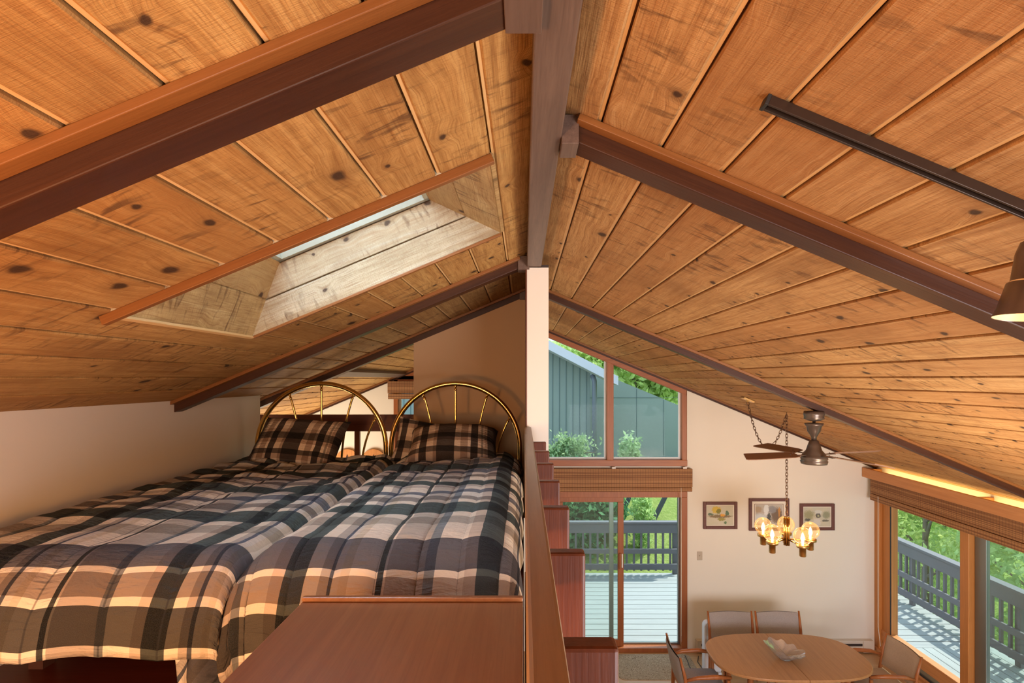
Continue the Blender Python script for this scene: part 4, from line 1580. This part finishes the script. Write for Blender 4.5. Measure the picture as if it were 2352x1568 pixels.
for k in range(5):
    w = R_(66 + 72 * k)
    gx, gy = CX + RG * math.cos(w), CY + RG * math.sin(w)
    MB(og).tube([(CX + 0.03 * math.cos(w), CY + 0.03 * math.sin(w), -1.735), (gx, gy, -1.74)], 0.008, 8).build('arm', M['brass'], chd)
    hd = MB(og)
    hd.lathe([(0.030, -1.845), (0.034, -1.84), (0.034, -1.755), (0.060, -1.752), (0.062, -1.725), (0.03, -1.722)], (gx, gy, 0), 20)
    hd = hd.build('holder', M['brass_dark'], chd)
    gb = MB(og)
    r = 0.092
    prof = [(r * math.sin(PI * q / 18) if q else 1e-5, -1.635 + r * -math.cos(PI * q / 18)) for q in range(2, 19)]
    prof[-1] = (1e-5, prof[-1][1])
    gb.lathe(prof, (gx, gy, 0), 28)
    gb.build('globe', M['globe'], chd)
    bl = MB(og)
    bl.lathe([(0.010, -1.722), (0.011, -1.69), (0.019, -1.665), (0.017, -1.64), (0.008, -1.61), (1e-5, -1.595)], (gx, gy, 0), 14)
    bl.build('bulb', M['bulb'], chd)
    lamp('chandelier_glow', 'POINT', (gx, gy, -1.56), 3.2, (1.0, 0.62, 0.28), 0.03)

# ------------------------------------------------------------------ ceiling fan
FX, FY = 2.444, 4.583
fan = thing('ceiling_fan', 'brown four-blade ceiling fan hanging under a rafter', 'fan', (FX, FY, -0.28))
og = fan.location
MB(og).lathe([(0.03, -0.268), (0.078, -0.272), (0.082, -0.30), (0.076, -0.318), (0.082, -0.335), (0.05, -0.35), (0.02, -0.355)], (FX, FY, 0), 28).build('canopy', M['bronze'], fan)
MB(og).lathe([(0.012, -0.355), (0.012, -0.368), (0.03, -0.37), (0.074, -0.372), (0.070, -0.392), (0.060, -0.398), (0.052, -0.44), (0.032, -0.47), (0.022, -0.49), (0.020, -0.515)], (FX, FY, 0), 28).build('downrod_cup', M['bronze'], fan)
MB(og).lathe([(0.020, -0.512), (0.034, -0.518), (0.050, -0.56), (0.062, -0.60), (0.088, -0.628), (0.092, -0.64), (0.104, -0.648), (0.107, -0.672), (0.098, -0.680), (0.107, -0.69), (0.100, -0.715), (0.04, -0.722), (1e-5, -0.723)], (FX, FY, 0), 32).build('motor_housing', M['bronze'], fan)
for k in range(4):
    w = R_(15 + 90 * k)
    Mx = Matrix.Translation((FX, FY, -0.632)) @ Matrix.Rotation(w, 4, 'Z') @ Matrix.Rotation(R_(-13), 4, 'X')
    bl = MB(og)
    out = [(0.17, -0.045), (0.24, -0.062), (0.60, -0.070), (0.64, -0.066), (0.70, 0.052), (0.685, 0.066), (0.62, 0.070), (0.24, 0.062), (0.17, 0.045)]
    v = [Mx @ Vector((a, c, 0.003)) for a, c in out] + [Mx @ Vector((a, c, -0.003)) for a, c in out]
    n = len(out)
    bl.add(v, [tuple(range(n)), tuple(reversed(range(n, 2 * n)))] + [(i, (i + 1) % n, n + (i + 1) % n, n + i) for i in range(n)])
    bl = bl.build('blade', M['fan_blade'], fan)
    ir = MB(og)
    ir.bar(Mx @ Vector((0.08, 0, -0.006)), Mx @ Vector((0.21, 0, -0.006)), 0.03, 0.006)
    for a, c in ((0.19, -0.03), (0.19, 0.03), (0.24, 0.0)):
        ir.ball(Mx @ Vector((a, c, 0.004)), 0.006, 8, 5)
    ir.build('blade_iron', M['bronze'], bl)

# ------------------------------------------------------------------ track light
trk = thing('track_light', 'dark bronze ceiling light track on the right slope with one bell-shaped spotlight', 'track light', (RX, 1.1605, RZ), (0, TH, 0))
s0 = (0.53 - RX) / CT
bb = MB()
bb.box(s0, 2.6, 0.0, 0.006, -0.022, 0.0)
bb.box(s0, 2.6, 0.022, 0.028, -0.022, 0.0)
bb.box(s0, 2.6, 0.006, 0.022, -0.010, 0.0)
bb.build('track', M['track'], trk, 0.001)
MB().box(s0 - 0.008, s0, -0.001, 0.029, -0.0235, 0.0).build('end_cap', M['black'], trk, 0.001)
lx, ly, lz = 1.098, 1.185, 0.133


def w2l(p):
    return Matrix.Rotation(-TH, 4, 'Y') @ (Vector(p) - Vector((RX, 1.1605, RZ)))


Ml = Matrix.Rotation(-TH, 4, 'Y') @ Matrix.Translation(-Vector((RX, 1.1605, RZ))) @ Matrix.Translation((lx, ly, lz)) @ Matrix.Rotation(R_(6), 4, 'Y')
hd = MB()
hd.lathe([(0.062, 0.0), (0.055, 0.02), (0.043, 0.075), (0.037, 0.078), (0.033, 0.14), (0.026, 0.165), (0.010, 0.175)], M=Ml, seg=32)
hd.f.pop(-2); hd.sm.pop(-2); hd.mi.pop(-2)
hd = hd.build('lamp_head', M['bronze'], trk)
ins = MB()
ins.lathe([(0.061, 0.001), (0.053, 0.02), (0.041, 0.075), (0.02, 0.10), (1e-5, 0.10)], M=Ml, seg=32)
ins.f.pop(-1) if len(ins.f[-1]) > 4 else None
while len(ins.sm) > len(ins.f):
    ins.sm.pop(); ins.mi.pop()
ins.build('reflector', M['lamp_in'], hd)
bl = MB()
bl.lathe([(1e-5, 0.018), (0.026, 0.028), (0.036, 0.05), (0.02, 0.09)], M=Ml, seg=20)
bl.build('bulb', emit('track bulb', (1.0, 0.72, 0.36), 5), hd)
st = MB()
st.bar(w2l((lx + 0.01, ly - 0.01, lz + 0.16)), w2l((lx + 0.02, ly - 0.012, cr(lx) - 0.015)), 0.022, 0.022, up=(0, 1, 0))
st.build('stem', M['bronze'], trk)

# ------------------------------------------------------------------ outdoors
DZ = -3.78
b = MB((0, 9, DZ))
y = FAR + 0.16
while y < 10.6:
    b.box(-5.0, 6.6, y, y + 0.172, DZ - 0.04, DZ)
    y += 0.185
b.box(-5.0, 6.6, FAR + 0.15, 10.6, DZ - 0.25, DZ - 0.06, mi=1)
struct(b.build('deck', [M['deck'], M['timber']]), 'pale grey board deck outside the far door', 'deck')
b = MB((5.8, 5, DZ))
x = XR + 0.18
while x < 6.62:
    b.box(x, x + 0.133, 0.0, FAR + 0.155, DZ - 0.04, DZ)
    x += 0.143
b.box(XR + 0.16, 6.6, 0.0, FAR + 0.15, DZ - 0.25, DZ - 0.06, mi=1)
struct(b.build('deck', [M['deck_y'], M['timber']]), 'pale grey board deck outside the right window', 'deck')


def railing(label, loc, along, n_from, n_to, posts, step=0.1405):
    root = thing('deck_railing', label, 'railing', loc, group='slate grey deck railings')
    og = Vector(loc)

    def bx(nm, a0, a1, t0, t1, z0, z1):
        q = MB(og)
        if along == 'X':
            q.box(a0, a1, loc[1] + t0, loc[1] + t1, z0, z1)
        else:
            q.box(loc[0] + t0, loc[0] + t1, a0, a1, z0, z1)
        return q.build(nm, M['rail_grey'], root, 0.004)
    bx('cap_rail', n_from, n_to, -0.07, 0.07, -2.79, -2.75)
    bx('top_board', n_from, n_to, -0.058, -0.02, -2.965, -2.791)
    bx('middle_rail', n_from, n_to, -0.058, -0.02, -3.36, -3.27)
    bx('bottom_rail', n_from, n_to - 0.02, -0.058, -0.02, -3.67, -3.56)
    a = n_from + 0.06
    while a < n_to - 0.05:
        bx('baluster', a - 0.019, a + 0.019, -0.0195, 0.0185, -3.70, -2.80)
        a += step
    for p in posts:
        bx('post', p - 0.045, p + 0.045, 0.019, 0.069, DZ, -2.79)
    return root


railing('slate grey deck railing beyond the far sliding door', (1.5, 10.52, DZ), 'X', -0.6, 2.98, (0.4, 2.93))
railing('slate grey deck railing running along outside the right window', (6.47, 6.0, DZ), 'Y', 3.1, 10.4, (3.2, 5.15, 7.15, 9.12))

# ground
def ground(name, fn, nu, nv, mat, label, org):
    bb = MB(org)
    bb.grid(fn, nu, nv)
    return struct(bb.build(name, mat), label, 'ground')


def lawnf(i, j):
    x = -14 + 20 * i
    y = 10.6 + 16 * j
    z = -4.25 + 0.35 * min(y - 10.6, 3.9) + 0.08 * max(0.0, y - 14.5) + 0.08 * mnoise.noise(Vector((x * 0.4, y * 0.4, 2)))
    return (x, y, z)


ground('lawn', lawnf, 40, 40, M['lawn'], 'bright green lawn rising behind the far deck', (0, 14, -4.2))


def slopef(i, j):
    x = 6.0 + 22 * i
    y = -6 + 40 * j
    z = -6.2 + 0.35 * max(0, x - 9) + 0.03 * max(0, x - 9) ** 2 + 0.3 * mnoise.noise(Vector((x * 0.3, y * 0.3, 5)))
    return (x, y, z)


ground('hill', slopef, 40, 50, M['slope'], 'leafy slope beyond the right deck', (12, 10, -5))

# neighbouring house
nb = thing('neighbour_house', 'grey-green board house behind the deck seen through the gable window', 'house', (2, 17, -4))
og = nb.location
bb = MB(og)
fx0, fz0, fx1, fz1 = X(1255, 15.6), Zp(779, 15.6), X(1420, 15.6), Zp(864, 15.6)
fs = (fz1 - fz0) / (fx1 - fx0)
bb.prism([(-6.0, -4.0), (2.02, -4.0), (2.02, fz0 + fs * (2.02 - fx0) - 0.1), (-6.0, fz0 + fs * (-6.0 - fx0) - 0.1)], 16.5, 18.1)
bb.build('board_wall', M['siding'], nb)
bb = MB(og)
x = -5.9
while x < 1.95:
    bb.box(x, x + 0.018, 16.485, 16.5, -4, fz0 + fs * (x + 0.02 - fx0) - 0.12)
    x += 0.205
bb.build('batten', M['siding_dk'], nb)
bb = MB(og)
x0, z0, x1, z1 = X(1408, 18), Zp(868, 18), X(1565, 18), Zp(933, 18)
sl = (z1 - z0) / (x1 - x0)
bb.prism([(2.02, -4), (9.0, -4), (9.0, z0 + sl * (9 - x0)), (2.02, z0 + sl * (2.02 - x0))], 18.0, 21)
bb.build('panel_wall', M['siding'], nb)
bb = MB(og)
for px in (1462, 1524):
    xx = X(px, 18)
    bb.box(xx - 0.008, xx + 0.008, 17.985, 18.0, -4, z0 + sl * (xx - x0) - 0.03)
bb.box(2.02, 9.0, 17.985, 18.0, -0.62, -0.612)
bb.build('panel_joint', M['siding_dk'], nb)
bb = MB(og)
bb.prism([(-3.0, fz0 + fs * (-3 - fx0)), (fx1, fz1), (fx1, fz1 - 0.26), (-3.0, fz0 + fs * (-3 - fx0) - 0.26)], 15.6, 16.48)
bb.build('eave', M['fascia'], nb)
bb = MB(og)
bb.tube([(X(1362, 16.3), 16.42, 0.1), (X(1365, 16.3), 16.30, -0.05), (X(1366, 16.3), 16.34, -0.2), (X(1366, 16.3), 16.34, -3.5)], 0.075, 10)
bb.build('downpipe', M['pipe'], nb)

# timber brace beside the deck
tbr = thing('timber_brace', 'dark timber post with slanted braces standing on the lawn behind the railing', 'post', (3.1, 13.0, -4))
og = tbr.location
d = 13.0
bb = MB(og).bar((X(1461, d), d, -3.5), (X(1461, d), d, -2.0), 0.09, 0.09)
bb.build('upright', M['timber'], tbr)
bb = MB(og).bar((X(1468, d), d + 0.06, Zp(1265, d)), (X(1550, d), d + 0.06, Zp(1100, d)), 0.09, 0.09)
bb.build('brace', M['timber'], tbr)
bb = MB(og).bar((X(1425, d), d + 0.06, Zp(1190, d)), (X(1458, d), d + 0.06, Zp(1118, d)), 0.09, 0.09)
bb.build('brace', M['timber'], tbr)


def leaves(root, og, c, rad, n, size, mat, seed, name='foliage', shell=0.55, clumps=26):
    g = np.random.default_rng(seed)
    cc = g.normal(size=(clumps, 3))
    cc /= np.linalg.norm(cc, axis=1)[:, None]
    cc *= (shell + (1 - shell) * g.random(clumps) ** 0.5)[:, None] * 0.85
    k = g.integers(0, clumps, n)
    p = cc[k] + g.normal(size=(n, 3)) * 0.17
    p = p * np.array(rad) + np.array(c)
    u = g.normal(size=(n, 3))
    u /= np.linalg.norm(u, axis=1)[:, None]
    w = g.normal(size=(n, 3))
    w -= (w * u).sum(1)[:, None] * u
    w /= np.linalg.norm(w, axis=1)[:, None]
    sz = size * (0.6 + 0.8 * g.random(n))
    u *= sz[:, None]
    w *= (sz * 0.5)[:, None]
    V = np.stack([p - u, p - w * 0.9, p + u, p + w * 0.9], 1).reshape(-1, 3) - np.array(og)
    me = bpy.data.meshes.new(name)
    me.vertices.add(4 * n)
    me.vertices.foreach_set('co', V.ravel())
    me.loops.add(4 * n)
    me.loops.foreach_set('vertex_index', np.arange(4 * n))
    me.polygons.add(n)
    me.polygons.foreach_set('loop_start', np.arange(n) * 4)
    me.materials.append(mat)
    me.update(calc_edges=True)
    me.validate()
    o = bpy.data.objects.new(name, me)
    COL.objects.link(o)
    o.parent = root
    return o


def tree(name, label, cat, base, h, rad, n, size, mat, seed, group, zc=None, trunk=0.12):
    root = thing(name, label, cat, base, group=group)
    og = Vector(base)
    c = (base[0], base[1], base[2] + (zc if zc is not None else h * 0.62))
    leaves(root, og, c, rad, n, size, mat, seed)
    g = random.Random(seed)
    if trunk:
        t = MB(og)
        top = Vector(c) + Vector((0, 0, rad[2] * 0.4))
        t.tube([og, og.lerp(top, 0.4) + Vector((g.uniform(-.1, .1), g.uniform(-.1, .1), 0)), top], [trunk, trunk * 0.7, trunk * 0.25], 8)
        for q in range(6):
            a = og.lerp(top, 0.35 + 0.1 * q)
            w = g.uniform(0, 2 * PI)
            e = a + Vector((math.cos(w) * rad[0] * 0.7, math.sin(w) * rad[1] * 0.7, rad[2] * 0.35))
            t.tube([a, a.lerp(e, 0.5) + Vector((0, 0, 0.1)), e], [trunk * 0.45, trunk * 0.3, trunk * 0.1], 6)
        t.build('trunk', M['bark'], root)
    return root


GT = 'trees beyond the deck'
tree('leafy_tree', 'blue-green leafy tree close behind the far deck railing', 'tree', (0.95, 12.4, -4.0), 2.2, (1.2, 0.9, 1.02), 9000, 0.085, M['leaf_b'], 3, None, 1.0, 0.06)
tree('flowering_shrub', 'pale leafy shrub at the foot of the grey house, left pane', 'shrub', (1.35, 14.8, -3.0), 1.6, (0.95, 0.45, 0.68), 4800, 0.06, M['leaf_p'], 5, 'pale shrubs by the grey house', 0.75, 0.05)
tree('flowering_shrub', 'tall sprigged pale shrub beside the window mullion, right pane', 'shrub', (2.75, 14.2, -3.0), 1.6, (0.30, 0.35, 0.75), 1100, 0.06, M['leaf_p'], 6, 'pale shrubs by the grey house', 0.85, 0.04)
tree('garden_shrub', 'low bright green shrub on the lawn behind the railing balusters', 'shrub', (2.62, 12.0, -4.0), 1.0, (0.26, 0.3, 0.7), 1500, 0.05, M['leaf_g'], 8, None, 0.9, 0.04)
tree('hedge_tree', 'yellow-green tree rising behind the sloping roof of the grey house', 'tree', (5.2, 25.5, -2.2), 6.5, (5.5, 1.8, 2.7), 14000, 0.20, M['leaf_y'], 12, None, 3.3, 0.2)
k = 0
spots = [(9.2, 6.5, 2.4, 'leaf_y'), (9.6, 9.4, 2.6, 'leaf_g'), (9.3, 12.6, 2.6, 'leaf_y'), (10.2, 16.0, 3.0, 'leaf_g'), (11.4, 8.0, 3.0, 'leaf_y'), (12.3, 12.0, 3.2, 'leaf_g'),
         (12.8, 16.5, 3.2, 'leaf_y'), (9.4, 4.2, 2.3, 'leaf_g')]
lab = ['yellow-green tree beside the right deck, third nearest the camera', 'mid-green tree beside the right deck behind the railing post', 'yellow-green tree beyond the right deck at the window jamb',
       'mid-green tree at the far end of the right slope', 'yellow-green taller tree in the second row on the right slope', 'mid-green taller tree in the second row on the right slope',
       'yellow-green taller tree farthest up the right slope', 'mid-green tree beside the right deck nearest the camera']
for (x, y, r, mk), lb in zip(spots, lab):
    k += 1
    gz = -6.2 + 0.35 * max(0, x - 9) + 0.03 * max(0, x - 9) ** 2
    tree('slope_tree', lb, 'tree', (x, y, gz), 5.5, (1.5, r * 0.75, 2.5), 8500, 0.085, M[mk], 30 + k, GT, 3.3 if x < 11 else 4.2, 0.10)

# ------------------------------------------------------------------ lift the place so that the ground floor is at zero
for o in list(S.objects):
    if o.parent is None:
        o.location.z += ZC
